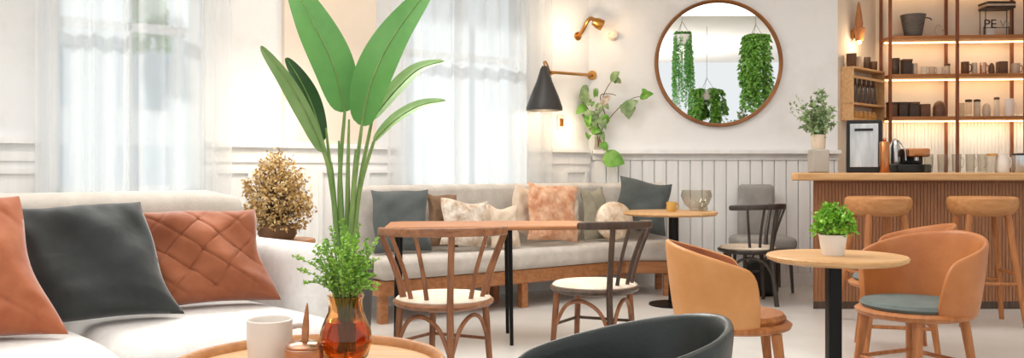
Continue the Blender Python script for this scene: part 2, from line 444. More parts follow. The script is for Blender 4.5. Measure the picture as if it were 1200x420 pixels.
struct('trim_1', in_wall(b), 'whitepaint', smooth=False)
b = NB()
for x0, x1 in segs: box2(b, (x0, -.075, RZ), (x1 - .05, 0, RZ + .035))
struct('trim_2', in_wall(b), 'whitepaint', smooth=False)
# plaster pilaster between the windows
b = NB(); box2(b, (-px_s(330), -.06, RZ + .035), (-px_s(437), 0, CH)); struct('trim_3', in_wall(b), 'plaster_warm', smooth=False)
# board wainscot on the far wall
b = NB(); x = CX + .05
while x < BX - .02:
    w = min(.115, BX - x); box2(b, (x + .004, CY - .022, .12), (x + w - .004, CY, 1.2)); x += .115
struct('trim_4', b, 'whitepaint', smooth=True, bevel=.006)
b = NB(); box2(b, (CX + .03, CY - .035, 1.2), (BX, CY, 1.26)); box2(b, (CX + .03, CY - .10, 1.26), (BX, CY, 1.295)); struct('trim_5', b, 'whitepaint', smooth=False)
struct('baseboard_back', box2(NB(), (CX + .05, CY - .03, 0), (BX, CY, .12)), 'whitepaint', smooth=False)
# fluted splash back of the bar
b = NB(); n = 56
for k in range(n):
    f = (k + .5) / n; x = SQ[0] + .03 + f * (5.68 - SQ[0]); y = SQ[1] + (8.62 - SQ[1]) * (x - SQ[0]) / (5.75 - SQ[0])
    box(b, (x, y - .008, 1.36), (.0342, .014, .62))
struct('trim_6', b, 'whitepaint', smooth=True, bevel=.006)

# ------------------------------------------------------------------ outside
bo = thing('street_building', 'pale building across the street, dim behind the sheer curtains', 'building', tuple(wpt(3.0, -7.0)), WA)
obj('facade', box2(NB(), (-6, 0, -1), (4.5, .6, 3.1)), 'facade', bo, smooth=False)
for k in range(7):
    for z in (0.6, 2.0):
        obj('facade_window', box2(NB(), (-5.2 + k * 1.35, -.03, z), (-4.5 + k * 1.35, .02, z + .85)), 'facade_window', bo, smooth=False)
def sheet(x0, x1, z0, z1, folds, amp, y, seed):
    rnd = random.Random(seed); b = NB(); n = folds * 10; ph = [rnd.uniform(0, 6) for _ in range(4)]
    rows = []
    for j, z in enumerate([z0, z0 + (z1 - z0) * .33, z0 + (z1 - z0) * .66, z1]):
        row = []
        for i in range(n + 1):
            f = i / n; x = x0 + (x1 - x0) * (f + .010 * math.sin(f * 31 + ph[0]))
            a = amp * (1.0 - .25 * j / 3)
            yy = y + a * (math.sin(f * folds * 2 * PI + 1.3 * math.sin(f * 9 + ph[1])) * .75 + .35 * math.sin(f * folds * 3.7 + ph[2] + .15 * j))
            row.append(b.verts.new((x, yy, z)))
        rows.append(row)
    for a, c in zip(rows, rows[1:]):
        for i in range(n): b.faces.new((a[i], a[i+1], c[i+1], c[i]))
    return in_wall(b)
tag(obj('sheer_curtain', sheet(-px_s(38, .1), -px_s(268, .1), .35, 3.15, 11, .038, -.12, 3), 'sheer'), 'white sheer curtain over the window behind the large corner sofa', 'curtain', 'sheer curtains')
tag(obj('sheer_curtain', sheet(-px_s(452, .1), -px_s(648, .1), .42, 3.15, 11, .036, -.12, 5), 'sheer'), 'white sheer curtain hanging behind the banquette, beside the black wall lamp', 'curtain', 'sheer curtains')
for nm, a, c_ in (('curtain rail above the window behind the corner sofa', 30, 275), ('curtain rail above the window behind the banquette', 447, 652)):
    b = NB(); tube(b, [(-px_s(a, .1), -.105, 3.17), (-px_s(c_, .1), -.105, 3.17)], .012); tag(obj('curtain_rail', in_wall(b), 'brass'), 'brass ' + nm, 'curtain rail')

# ------------------------------------------------------------------ corner sofa (left foreground)
SA = R(45); SE = Vector((-1.54, 4.55, 0))
sofa = thing('corner_sofa', 'large pale linen sofa with high back, running along the left', 'sofa', SE, SA)
def spt(x, y, z=0.0): return SE + Matrix.Rotation(SA, 3, 'Z') @ Vector((x, y, z))
obj('base', rbox(NB(), (-1.66, -.62, .17), (3.34, 1.08, .24), .05), 'fabric', sofa)
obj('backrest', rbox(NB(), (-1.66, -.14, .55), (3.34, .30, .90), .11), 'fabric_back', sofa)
obj('seat_cushion', rbox(NB(), (-.475, -.70, .355), (.90, .95, .19), .075, puff=.025), 'fabric', sofa)
obj('seat_cushion', rbox(NB(), (-1.43, -.70, .355), (1.0, .95, .19), .075, puff=.035), 'fabric', sofa)
obj('seat_cushion', rbox(NB(), (-2.44, -.70, .355), (1.0, .95, .19), .075, puff=.025), 'fabric', sofa)
obj('armrest', rbox(NB(), (.075, -.45, .40), (.20, .86, .70), .075), 'fabric', sofa)
for x in (-3.2, -1.6, .05):
    for y in (-.12, -1.05): obj('foot', lathe(NB(), [(0, 0), (.025, 0), (.03, .06), (0, .06)], (x, y, 0), 14), 'darkwood', sofa)
def sofa_pillow(label, m, x, y, w, h, t, tilt, yaw, quilt=0, sag=0, seed=0, name='throw_pillow', roll=0.0, shear=.25):
    o = obj(name, pillow(w, h, t, quilt, sag, seed, 72 if quilt else 44, shear, 1.5), m)
    o.location = spt(x, y, .494 + abs(math.sin(roll)) * w * .42); o.rotation_euler = Euler((tilt, roll, SA + yaw)); return tag(o, label, 'pillow', 'pillows on the corner sofa')
sofa_pillow('rust velvet pillow with diamond quilting, nearest the arm of the corner sofa', 'rust', -.335, -.61, .57, .46, .19, -.36, R(-18), 5.0, .06, 1, shear=.2)
sofa_pillow('dark slate velvet pillow between the two rust pillows on the corner sofa', 'slate', -.82, -.69, .55, .51, .20, -.36, R(-16), 0, .06, 2, shear=.28)
sofa_pillow('rust and peach velvet pillow cut off by the left edge of the photo', 'rust_light', -1.33, -.80, .58, .54, .20, -.36, R(-24), 2.2, .06, 5, shear=.35)

# ------------------------------------------------------------------ round tray table and what stands on it
TZ = .62
TX, TY = PX(362, 2.07), 2.07
tt = thing('tray_table', 'round light wood tray table with raised rim, cut by the bottom edge', 'table', (TX, TY, -.0008))
obj('tabletop', lathe(NB(), [(0, TZ - .022), (.315, TZ - .022), (.315, TZ), (0, TZ)], n=64), 'oak', tt, bevel=.003)
obj('rim', lathe(NB(), [(.312, TZ - .03), (.326, TZ - .026), (.332, TZ + .012), (.326, TZ + .022), (.317, TZ + .018), (.309, TZ + .001), (.309, TZ - .02), (.312, TZ - .03)], n=72), 'oak_mid', tt)
for k in range(3):
    a = R(90 + 120 * k); b = NB(); tube(b, [(.26 * math.cos(a), .26 * math.sin(a), 0), (.17 * math.cos(a), .17 * math.sin(a), TZ - .022)], .014, .02); obj('leg', b, 'oak_leg', tt)
def handle(bm, x, z0, z1, out, r=.008):
    tube(bm, [(x, 0, z1), (x + out * .7, 0, z1 + .002), (x + out, 0, (z0 + z1) / 2 + .01), (x + out * .75, 0, z0 + .004), (x, 0, z0)], r, smooth=5); return bm
D = 2.16
mug = thing('mug', 'large white mug on the round tray table', 'mug', (PX(316, D), D, TZ), R(25))
obj('cup_body', lathe(NB(), [(0, .002), (.046, 0), (.054, .006), (.056, .05), (.056, .102), (.053, .104), (.050, .1), (.049, .02), (0, .014)], n=40), 'ceramic', mug)
obj('handle', handle(NB(), .053, .025, .08, .038), 'ceramic', mug)
D = 2.08
pot = thing('sugar_pot', 'small rose metal lidded pot between the white mug and the amber vase', 'pot', (PX(356, D), D, TZ))
obj('pot_body', lathe(NB(), [(0, 0), (.040, 0), (.046, .006), (.047, .03), (.046, .047), (.043, .049), (.041, .045), (.042, .03), (0, .012)], n=36), 'rosemetal', pot)
obj('lid', lathe(NB(), [(.044, .0495), (.044, .054), (.036, .061), (.014, .064), (.010, .0585), (0, .0585)], n=32), 'rosemetal', pot)
sd = obj('wooden_stirrer', lathe(NB(), [(0, 0), (.008, 0), (.009, .03), (.008, .05), (.0065, .065), (.003, .09), (.001, .098), (0, .099)], n=12), 'tabletop_wood')
sd.location = (PX(357, D), D, TZ + .058); sd.rotation_euler = (R(-3), R(3), 0); tag(sd, 'brown wooden stirrer standing upright in the small rose metal pot', 'stirrer')
D = 2.15
VX = PX(405, D)
vase = thing('amber_vase', 'round amber glass vase holding green sprigs on the tray table', 'vase', (VX, D, TZ))
obj('glass_body', lathe(NB(), [(0, 0), (.04, 0), (.056, .012), (.066, .045), (.064, .075), (.052, .105), (.043, .125), (.042, .15), (.047, .165), (.044, .166), (.039, .15), (.040, .125), (.049, .103), (.0605, .075), (.0625, .045), (.053, .016), (.038, .006), (0, .006)], n=56), 'amber', vase)
obj('tinted_water', lathe(NB(), [(0, .0075), (.037, .0075), (.052, .017), (.0612, .045), (.0592, .075), (.048, .1015), (0, .1015)], n=56), 'ambertea', vase)
sp = thing('herb_bunch', 'bunch of fine green leafy sprigs standing in the amber vase', 'plant', (VX, D, TZ))
bs, bl = NB(), NB()
rnd = random.Random(11)
for k in range(64):
    a = rnd.uniform(0, 2 * PI); sprd = rnd.random() ** .6
    top = Vector((math.cos(a) * .088 * sprd + .004, math.sin(a) * .07 * sprd, rnd.uniform(.26, .385) - .08 * sprd))
    if k < 3: top = Vector((-.105 - .012 * k, -.01, .195 + .035 * k))
    base = Vector((rnd.uniform(-.015, .015), rnd.uniform(-.015, .015), .03)); neck = Vector((math.cos(a) * .026 * sprd, math.sin(a) * .026 * sprd, .15))
    pts = smooth_path([base, neck, neck.lerp(top, .55) + Vector((0, 0, .02)), top], 5)
    tube(bs, pts, .0016, .0008, n=5)
    for q in range(7, len(pts)):
        for _ in range(5):
            p = pts[q - 1].lerp(pts[q], rnd.random())
            small_leaf(bl, p, Vector((rnd.uniform(-1, 1), rnd.uniform(-1, 1), rnd.uniform(-.2, 1.0))), rnd.uniform(.007, .014), rnd.uniform(.005, .009))
obj('stems', bs, 'stalk', sp); tag(obj('leaves', bl, 'herb', sp), kind='stuff')

# ------------------------------------------------------------------ big leafy plant in a planter
D = 4.45
bp_ = thing('potted_plant', 'tall plant with big paddle-shaped leaves in a grey planter behind the sofa arm', 'plant', (PX(404, D), D, 0))
obj('planter', lathe(NB(), [(0, 0), (.105, 0), (.12, .02), (.15, .59), (.148, .63), (.135, .63), (.132, .58), (0, .58)], n=48), 'planter', bp_)
obj('soil', lathe(NB(), [(0, .581), (.131, .581), (.128, .595), (0, .61)], n=32), 'soil', bp_)
def lp(x, y, dy=0.0): return Vector((PX(x, D + dy) - PX(404, D), dy, PZ(y, D + dy)))
wide = lambda f: max(.02, math.sin(PI * min(1, f ** .8 * .97 + .02)) ** .62)
def bigleaf(pet, mid, W, m, nrm, fold=.2, cup=.0, pr=.013, pm='stalk'):
    b = NB(); base = Vector((pet[0] * .5, pet[1], .61))
    tube(b, [base, lp(*pet[2]), lp(*mid[0])], pr * 1.3, pr * .6, n=8, smooth=6); st = obj('leaf_stalk', b, pm, bp_)
    b = NB(); leaf(b, [lp(*p) for p in mid], W, nrm, fold, wide, cup, 26); obj('leaf', b, m, bp_)
    b = NB(); tube(b, smooth_path([lp(*p) - Vector(nrm) * -.002 for p in mid], 8), .006, .0015, n=6); obj('midrib', b, 'stalk', kids(bp_)[-1])
bigleaf((-.02, .02, (398, 220, 0)), [(404, 131, 0), (392, 80, -.02), (366, 25, -.0), (340, -24, .05)], .215, 'leaf_big', (.25, -1, .1), .18)
bigleaf((.04, -.02, (415, 220, -.02)), [(424, 147, -.04), (436, 95, -.08), (463, 40, -.06), (507, -18, .0)], .215, 'leaf_big', (-.25, -1, .15), .16)
bigleaf((-.06, .0, (389, 215, -.02)), [(379, 178, -.04), (360, 135, -.08), (335, 92, -.12), (306, 54, -.16)], .105, 'leaf_mid', (-.5, -1, .1), .35)
bigleaf((-.05, .06, (388, 215, .05)), [(378, 165, .05), (366, 125, .03), (352, 95, 0), (335, 68, -.02)], .11, 'leaf_dark', (.6, -.8, .1), .3)
bigleaf((.06, .05, (421, 220, .05)), [(436, 140, .06), (462, 108, .08), (490, 82, .1), (520, 72, .12)], .11, 'leaf_mid', (.1, -.7, .9), .3)
bigleaf((.07, -.01, (421, 225, 0)), [(438, 166, -.03), (462, 142, -.06), (492, 124, -.06), (522, 118, -.04)], .085, 'leaf_mid', (.0, -.7, .8), .3)
for (x0, x1, y1) in ((396, 382, 150), (406, 409, 140), (401, 397, 165), (412, 417, 175), (392, 388, 190)):
    b = NB(); tube(b, [((x0 - 404) * .003, random.uniform(-.04, .04), .61), lp((x0 + x1) / 2, 215), lp(x1, y1)], .018, .005, n=8, smooth=5); obj('leaf_stalk', b, 'stalk', bp_)

# ------------------------------------------------------------------ side table with dried flowers
D = 4.9
st_ = thing('side_table', 'small wooden side table carrying the dried flowers behind the sofa', 'table', (PX(325, D), D, 0))
obj('tabletop', lathe(NB(), [(0, .68), (.21, .68), (.215, .69), (.21, .705), (0, .705)], n=48), 'bench_wood', st_)
obj('pedestal', lathe(NB(), [(0, .0), (.16, 0), (.16, .015), (.03, .03), (.025, .68), (0, .68)], n=28), 'bench_wood', st_)
df = thing('dried_bush', 'bushy golden dried flowers in a low woven pot beside the big plant', 'plant', (PX(325, D), D, .7055))
obj('pot', lathe(NB(), [(0, 0), (.09, 0), (.11, .03), (.105, .08), (.095, .085), (.09, .06), (0, .06)], n=28), 'brown_cloth', df)
bs, bl, bt = NB(), NB(), NB(); rnd = random.Random(4)
for k in range(420):
    d = rdir(); tip = Vector((0, 0, .24)) + Vector((d.x * .20, d.y * .17, d.z * .26)) * rnd.uniform(.5, 1.05)
    if d.z > 0: tip.x *= 1 - .45 * d.z
    pts = smooth_path([(0, 0, .05), Vector((0, 0, .12)).lerp(tip, .4), tip], 4); tube(bs, pts, .0014, .0008, n=4)
    for q in range(9):
        p = tip + rdir() * rnd.uniform(.0, .04); p.z = max(p.z, .07); small_leaf(bl if rnd.random() < .6 else bt, p, rdir(), rnd.uniform(.016, .03), rnd.uniform(.012, .02))
obj('stems', bs, 'twig', df); tag(obj('flower_heads', bl, 'dried', df), kind='stuff'); tag(obj('pale_tips', bt, 'dried_light', df), kind='stuff')

# ------------------------------------------------------------------ banquette along window and far wall
bq = thing('banquette', 'long linen banquette on a wooden base under the second window', 'banquette', (0, 0, 0))
def wl(s, off): p = wpt(s, off); return (p.x, p.y)
def corner(off):                        # inner corner point between both runs at a given depth
    s = (CY - off - wpt(0, off).y) / -math.sin(WA); p = wpt(s, off); return (p.x, CY - off)
SL = px_s(447, .80); SR = 1.42
def ell(o0, o1, sl=SL, sr=SR): return [wl(sl, o0), corner(o0), (sr, CY - o0), (sr, CY - o1), corner(o1), wl(sl, o1)]
obj('base_rail', prism(NB(), ell(.24, .76), .20, .31), 'bench_wood', bq, bevel=.008)
obj('seat_cushion', prism(NB(), ell(.25, .80), .311, .475), 'bench_fabric', bq, bevel=.055, seg=4)
obj('backrest', prism(NB(), ell(.17, .34), .312, .985), 'bench_fabric', bq, bevel=.05, seg=4)
for s, off in ((SL - .06, .30), (SL - .06, .70), (SL / 2, .70), (SL / 2, .30)):
    p = wl(s, off); b = NB(); box(b, (p[0], p[1], .10), (.06, .06, .20), WA); obj('leg', b, 'bench_wood', bq, smooth=False)
for x, y in ((SR - .06, CY - .70), (SR - .06, CY - .28), (corner(.7)[0], CY - .66)):
    obj('leg', box(NB(), (x, y, .10), (.06, .06, .20)), 'bench_wood', bq, smooth=False)
def bq_pillow(label, m, x, w, h, t, off=.46, yaw=0, roll=0, tilt=-.2, seed=0, rnd_=False, z=.478, far=False):
    o = obj('throw_pillow', round_pillow(w / 2, t) if rnd_ else pillow(w, h, t, 0, .05, seed, 16), m)
    if far: o.location = (PX(x, CY - off), CY - off, z); o.rotation_euler = Euler((tilt, roll, yaw))
    else: o.location = wpt(px_s(x, off), off, z); o.rotation_euler = Euler((tilt, roll, WA + yaw))
    return tag(o, label, 'pillow', 'pillows on the banquette')
bq_pillow('dark grey-green pillow at the free end of the banquette', 'slate_soft', 472, .47, .48, .14, .57, -.08, 0, -.15, 1, z=.49)
bq_pillow('brown pillow leaning behind the dark grey-green one on the banquette', 'brown_cloth', 519, .28, .42, .09, .55, 0, .08, -.15, 2, z=.51)
bq_pillow('cream pillow with brown pattern, nearest the brown pillow on the banquette', 'pattern_cloth', 545, .42, .36, .10, .71, -.05, .1, -.18, 3, z=.52)
bq_pillow('pale round pillow standing behind the small beige pillow', 'cream_cloth', 571, .34, .44, .08, .52, 0, 0, -.12, 4, True, z=.49)
bq_pillow('small square beige pillow in the middle of the banquette', 'cream_cloth', 592, .27, .33, .10, .71, -.1, 0, -.12, 5, z=.49)
bq_pillow('cream pillow tipped on its corner against the copper pillow', 'cream_cloth', 612, .36, .40, .08, .53, 0, R(20), -.12, 6, z=.57)
bq_pillow('copper patterned pillow in the row of pillows on the banquette', 'copper_cloth', 648, .50, .48, .12, .72, -.1, R(5), -.15, 7, z=.52)
bq_pillow('white-edged pillow tucked behind the copper patterned pillow', 'pattern_cloth', 671, .24, .46, .06, .50, 0, R(-6), -.12, 8, z=.51)
bq_pillow('plain olive-grey pillow near the corner of the banquette', 'olive_cloth', 699, .28, .46, .09, .56, .05, 0, -.12, 9, z=.49)
bq_pillow('round gold spotted pillow in the corner of the banquette', 'gold_cloth', 720, .34, .42, .08, .75, .1, 0, -.12, 10, True, far=True, z=.49)
bq_pillow('large slate pillow at the wall end of the banquette', 'slate_soft', 748, .48, .48, .14, .53, 0, R(10), -.14, 11, far=True, z=.55)

# ------------------------------------------------------------------ wooden table between the chairs and the banquette
D = 5.55
wt = thing('wooden_table', 'long narrow wooden table on thin dark legs before the banquette', 'table', (PX(572, D), D, 0), R(4))
b = NB(); rbox(b, (0, 0, .742), (1.30, .56, .03), .014); obj('tabletop', b, 'tabletop_wood', wt)
for sx in (-1, 1):
    for sy in (-1, 1):
        b = NB(); x0 = .14 if sx > 0 else -.585; tube(b, [(x0, sy * .2, 0), (x0 - .01 * sx, sy * .19, .728)], .012, .015); obj('leg', b, 'blackmetal', wt)

# ------------------------------------------------------------------ spindle-back chairs
def spindle_chair(label, loc, phi, wm, hm, spind, crest, group, seatmat='cream_seat', legm=None, crest_h=.045, tip=0.0):
    legm = legm or wm
    t = thing('spindle_chair', label, 'chair', loc, phi, group)
    sz = .45
    obj('seat_frame', lathe(NB(), [(0, sz - .035), (.20, sz - .035), (.245, sz - .02), (.255, sz - .005), (.25, sz + .004), (.23, sz + .006), (0, sz + .004)], n=48, sy=.94), hm, t)
    obj('seat_pad', lathe(NB(), [(0, sz + .003), (.236, sz + .003), (.24, sz + .012), (.225, sz + .024), (.12, sz + .028), (0, sz + .026)], n=48, sy=.94), seatmat, t)
    def cp(a): a = R(a); return Vector((.315 * math.sin(a), .02 - .31 * math.cos(a), .795 + .012 * math.cos(a)))
    def sp_(a): a = R(a); return Vector((.205 * math.sin(a), -.195 * math.cos(a), sz + .0))
    a0, a1 = crest; n = 22
    pts = [cp(a0 + (a1 - a0) * k / n) for k in range(n + 1)]
    if tip: pts[0] = pts[0] + Vector((0, .0, -.0))
    b = NB(); tube(b, pts, 1, n=12, flat=(.028, crest_h), up=(0, 0, 1)); obj('crest_rail', b, hm, t, subsurf=1)
    for a in spind:
        top = cp(a); top.z -= .015; bt = sp_(a * .93)
        mid = top.lerp(bt, .55) + Vector((-.012 * math.sin(R(a)), .012 * math.cos(R(a)), 0)); b = NB(); kk = 1.45 if abs(a) > 80 else 1.0; tube(b, [bt, mid, top], .012 * kk, .010 * kk, n=8, smooth=5); obj('spindle', b, wm, t)
    # the tall rear post carries the crest and reaches the floor
    b = NB(); tube(b, [(0, -.285, 0), (0, -.245, .30), (0, -.235, sz), (0, -.262, .65), (0, -.288, .80)], .019, .015, n=10, smooth=5); obj('rear_post', b, wm, t)
    for x, y in ((-.215, .02), (.215, .02), (-.03, .20)):
        b = NB(); tube(b, [(x * 1.16, y * 1.16, 0), (x, y, sz - .02)], .014, .019, n=10); obj('leg', b, legm, t)
    for s in (-1, 1):                   # bent bows between the rear post and the side legs
        b = NB(); tube(b, [(0, -.262, .20), (s * .05, -.22, .335), (s * .12, -.13, .385), (s * .185, -.04, .35), (s * .232, .018, .22)], .011, n=8, smooth=6); obj('bow_stretcher', b, legm, t)
        b = NB(); tube(b, [(s * .232, .022, .24), (-.033, .22, .24)], .009, n=8); obj('stretcher', b, wm, t)
    return t
SPD = 4.30
spindle_chair('brown spindle-back chair seen from behind, standing nearest the amber vase', (PX(520, SPD), SPD, 0), R(12), 'walnut', 'walnut_h', (-84, -60, -32, 34, 62, 86), (-97, 97), 'spindle-back chairs')
SPD = 4.80
spindle_chair('brown spindle-back chair turned sideways behind the black tub chair', (PX(697, SPD), SPD, 0), R(14), 'darkwood', 'darkwood', (18, 42, 66, 88), (-36, 102), 'spindle-back chairs', legm='walnut')
SPD = 7.1
spindle_chair('nearly black spindle-back chair beside the small far round table', (PX(876, SPD), SPD, 0), R(38), 'ebony', 'ebony', (-50, -25, 30, 60, 86), (-78, 92), 'spindle-back chairs')
# grey upholstered chair and bag behind the black chair
D = 7.84
gc = thing('upholstered_chair', 'pale grey upholstered chair against the wall behind the black chair', 'chair', (PX(893, D), D, 0), R(180))
obj('seat', rbox(NB(), (0, 0, .44), (.52, .46, .12), .05), 'greychair', gc)
obj('backrest', rbox(NB(), (0, -.20, .72), (.34, .09, .50), .07), 'greychair', gc)
for sx in (-1, 1):
    for sy in (-1, 1): b = NB(); tube(b, [(sx * .22, sy * .19, 0), (sx * .2, sy * .17, .39)], .012, .018); obj('leg', b, 'ebony', gc)
D = 7.05
bg = thing('bag', 'black soft bag on the floor under the nearly black chair', 'bag', (PX(893, 7.46), 7.46, 0))
obj('body', rbox(NB(), (0, 0, .16), (.28, .12, .32), .055), 'bag', bg)
b = NB(); tube(b, [(-.09, 0, .31), (-.06, 0, .37), (.06, 0, .37), (.09, 0, .31)], .008, smooth=6); obj('handle', b, 'bag', bg)

# ------------------------------------------------------------------ far small round table
D = 6.98
ft = thing('round_table', 'small far round table with black post, before the banquette corner', 'table', (PX(785, D), D, 0))
FZ = .765
obj('tabletop', lathe(NB(), [(0, FZ - .03), (.365, FZ - .03), (.385, FZ - .015), (.38, FZ), (0, FZ)], n=56), 'oak', ft)
obj('post', lathe(NB(), [(0, .02), (.042, .02), (.04, FZ - .03), (0, FZ - .03)], (.03, 0, 0), n=20), 'blackmetal', ft)
obj('foot_plate', lathe(NB(), [(0, 0), (.20, 0), (.20, .012), (.05, .025), (0, .025)], (.03, 0, 0), n=36), 'blackmetal', ft)
c = thing('cup', 'small yellow cup on the far round table', 'cup', (PX(787, D - .05), D - .05, FZ))
obj('cup_body', lathe(NB(), [(0, 0), (.032, 0), (.038, .01), (.042, .08), (.038, .08), (.033, .014), (0, .012)], n=24), 'wax', c)
obj('handle', handle(NB(), .036, .02, .06, .02, .005), 'wax', c)
c = obj('glass_jar', lathe(NB(), [(0, 0), (.03, 0), (.04, .015), (.035, .05), (.02, .07), (.018, .085), (.014, .085), (.016, .07), (.03, .05), (.036, .015), (0, .006)], n=24), 'glass'); c.location = (PX(824, D + .02), D + .02, FZ); tag(c, 'small clear glass jar near the edge of the far round table', 'jar')
c = obj('glass_bowl', lathe(NB(), [(0, 0), (.05, 0), (.055, .01), (.10, .05), (.13, .12), (.12, .17), (.116, .17), (.126, .12), (.096, .053), (.05, .016), (0, .012)], n=32), 'glass'); c.location = (PX(815, D + .22), D + .18, FZ); tag(c, 'wide clear glass bowl on the far round table', 'bowl')

# ------------------------------------------------------------------ tub chairs
def tub_chair(label, loc, phi, leather, cushion='teal_cloth', group='tub chairs', hb=.80, ha=.66, A=118, r=.285, legm='oak_leg', scale=1.0, flare=.03, seatwood='oak_leg', ext=0.0, hp=1.6, wx=1.0, inner=None):
    t = thing('tub_chair', label, 'chair', loc, phi, group)
    t.scale = (wx, 1, 1)
    zb = .40; n = 44; rings = []; bm = NB(); th = .03
    for i in range(n + 1):
        f = -1 + 2 * i / n; a = R(A) * f; g = abs(f)
        h = hb - (hb - ha) * g ** hp
        e = max(0.0, (g - .84) / .16); h = zb + .03 + (h - zb - .03) * (max(0, 1 - e ** 2.8)) ** .5 if e > 0 else h
        h = max(h, zb + .05)
        sec = []
        def pt(rad, z):
            k = (z - zb) / (hb - zb)
            rr = rad + flare * k - .018 * (1 - k) ** 2
            return bm.verts.new((rr * math.sin(a), -rr * math.cos(a) * .97 + ext * max(0, (g - .35) / .65) ** 1.5, z))
        m = zb + (h - zb) * .5
        sec += [pt(r - .012, zb), pt(r, zb + .008), pt(r, m), pt(r, h - .022), pt(r - .004, h - .006), pt(r - th / 2, h), pt(r - th + .004, h - .006), pt(r - th, h - .022), pt(r - th, m), pt(r - th, zb + .008), pt(r - th + .008, zb)]
        rings.append(sec)
    k = len(rings[0])
    for s0, s1 in zip(rings, rings[1:]):
        for j in range(k):
            fc = bm.faces.new((s0[j], s0[(j+1) % k], s1[(j+1) % k], s1[j]))
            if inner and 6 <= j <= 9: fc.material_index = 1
    bm.faces.new(rings[0][::-1]); bm.faces.new(rings[-1])
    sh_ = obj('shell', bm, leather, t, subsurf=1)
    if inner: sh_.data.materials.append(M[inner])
    obj('seat_frame', lathe(NB(), [(0, .385), (r - .06, .385), (r - .02, .398), (r - .012, .415), (r - .03, .428), (0, .43)], (0, .03, 0), n=44), seatwood, t)
    obj('seat_cushion', lathe(NB(), [(0, .428), (r - .05, .428), (r - .038, .445), (r - .05, .462), (r - .12, .468), (0, .468)], (0, .03, 0), n=44), cushion, t)
    L = []
    for sx in (-1, 1):
        for sy in (-1, 1):
            x, y = sx * .155, sy * .155 + .03
            b = NB(); tube(b, [(x * 1.28, (y - .03) * 1.28 + .03, 0), (x, y, .39)], .016, .024, n=12); obj('leg', b, legm, t); L.append((x, y))
    def q(x, y): s = 1 + .28 * (1 - .17 / .39); return (x * s, (y - .03) * s + .03, .17)
    for p0, p1 in ((L[0], L[1]), (L[2], L[3]), (L[0], L[2]), (L[1], L[3])):
        b = NB(); tube(b, [q(*p0), q(*p1)], .011, n=10); obj('stretcher', b, legm, t)
    return t
D = 3.87
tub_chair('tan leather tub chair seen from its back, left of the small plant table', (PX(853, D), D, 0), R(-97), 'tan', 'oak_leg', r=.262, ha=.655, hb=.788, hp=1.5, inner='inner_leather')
D = 4.2
tub_chair('tan leather tub chair with grey-green seat, facing left beside the small plant table', (PX(1076, D), D, 0), R(114), 'orange_leather', ha=.66, A=122, inner='orange_leather')
D = 5.2
tub_chair('tan leather tub chair mostly hidden behind the one with the grey-green seat', (PX(1056, D), D, 0), R(75), 'orange_leather', hb=.785)
tub_chair('black leather tub chair in the foreground, cut by the bottom edge', (.245, 2.07, 0), R(99), 'black_leather', 'black_leather', hb=.742, ha=.60, r=.275, A=124, legm='ebony', seatwood='ebony', ext=.12, wx=.82, hp=1.7)

# ------------------------------------------------------------------ right round table with plant
D = 3.68; QZ = .735
rt = thing('round_table', 'small round oak table with black post carrying the bright green plant', 'table', (PX(980, D), D, 0))
obj('tabletop', lathe(NB(), [(0, QZ - .03), (.262, QZ - .03), (.288, QZ - .018), (.291, QZ - .006), (.285, QZ), (0, QZ)], n=64), 'oak', rt)
obj('post', box(NB(), (-.012, 0, (QZ - .03) / 2 + .01), (.055, .055, QZ - .05)), 'blackmetal', rt, smooth=False, bevel=.004)
obj('foot_plate', lathe(NB(), [(0, 0), (.15, 0), (.15, .012), (.05, .02), (0, .02)], n=36), 'blackmetal', rt)
pp = thing('potted_herb', 'bushy bright green plant in a white pot on the small round table', 'plant', (PX(974, D), D - .02, QZ))
obj('pot', lathe(NB(), [(0, 0), (.042, 0), (.046, .004), (.058, .085), (.060, .09), (.054, .09), (.05, .07), (0, .07)], n=32), 'whitepot', pp)
obj('soil', lathe(NB(), [(0, .0705), (.049, .0705), (0, .08)], n=20), 'soil', pp)
bl, bs = NB(), NB(); rnd = random.Random(8)
for k in range(130):
    d = rdir(); d.z = abs(d.z); tip = Vector((d.x * .088, d.y * .085, .10 + d.z * .115)) * 1.0
    tip = Vector((0, 0, .10)).lerp(tip, rnd.uniform(.6, 1.03))
    tube(bs, [(d.x * .02, d.y * .02, .072), tip], .0014, .0008, n=4)
    for q in range(9): small_leaf(bl, tip + rdir() * rnd.uniform(0, .02), rdir() + Vector((0, 0, .4)) + d * .5, rnd.uniform(.015, .024), rnd.uniform(.011, .017))
obj('stems', bs, 'stalk', pp); tag(obj('leaves', bl, 'bush', pp), kind='stuff')

# ------------------------------------------------------------------ bar
BZ = 1.082; BF = 6.78
bar = thing('bar_counter', 'long wooden bar counter with dark ribbed front and light oak top', 'bar counter', (0, 0, 0))
bx0 = PX(953, BF); BB = 7.48
obj('body', prism(NB(), [(bx0, BF), (5.25, BF), (5.25, BB), (PX(955, BB), BB)], 0, BZ - .062), 'barwood', bar, smooth=False)
b = NB(); x = bx0 + .01
while x < 5.2: box(b, (x + .012, BF - .005, .53), (.0235, .014, .94)); x += .027
obj('front_cladding', b, 'barwood', bar, smooth=False)
obj('plinth', box2(NB(), (bx0, BF - .012, 0), (5.25, BF, .06)), 'darkwood', bar, smooth=False)
tx0 = PX(929, BF - .16)
obj('worktop', prism(NB(), [(tx0 + .03, BF - .17), (5.3, BF - .17), (5.3, BB + .05), (PX(934, BB), BB + .05), (tx0, BF - .12)], BZ - .06, BZ), 'oak', bar, smooth=True, bevel=.012)
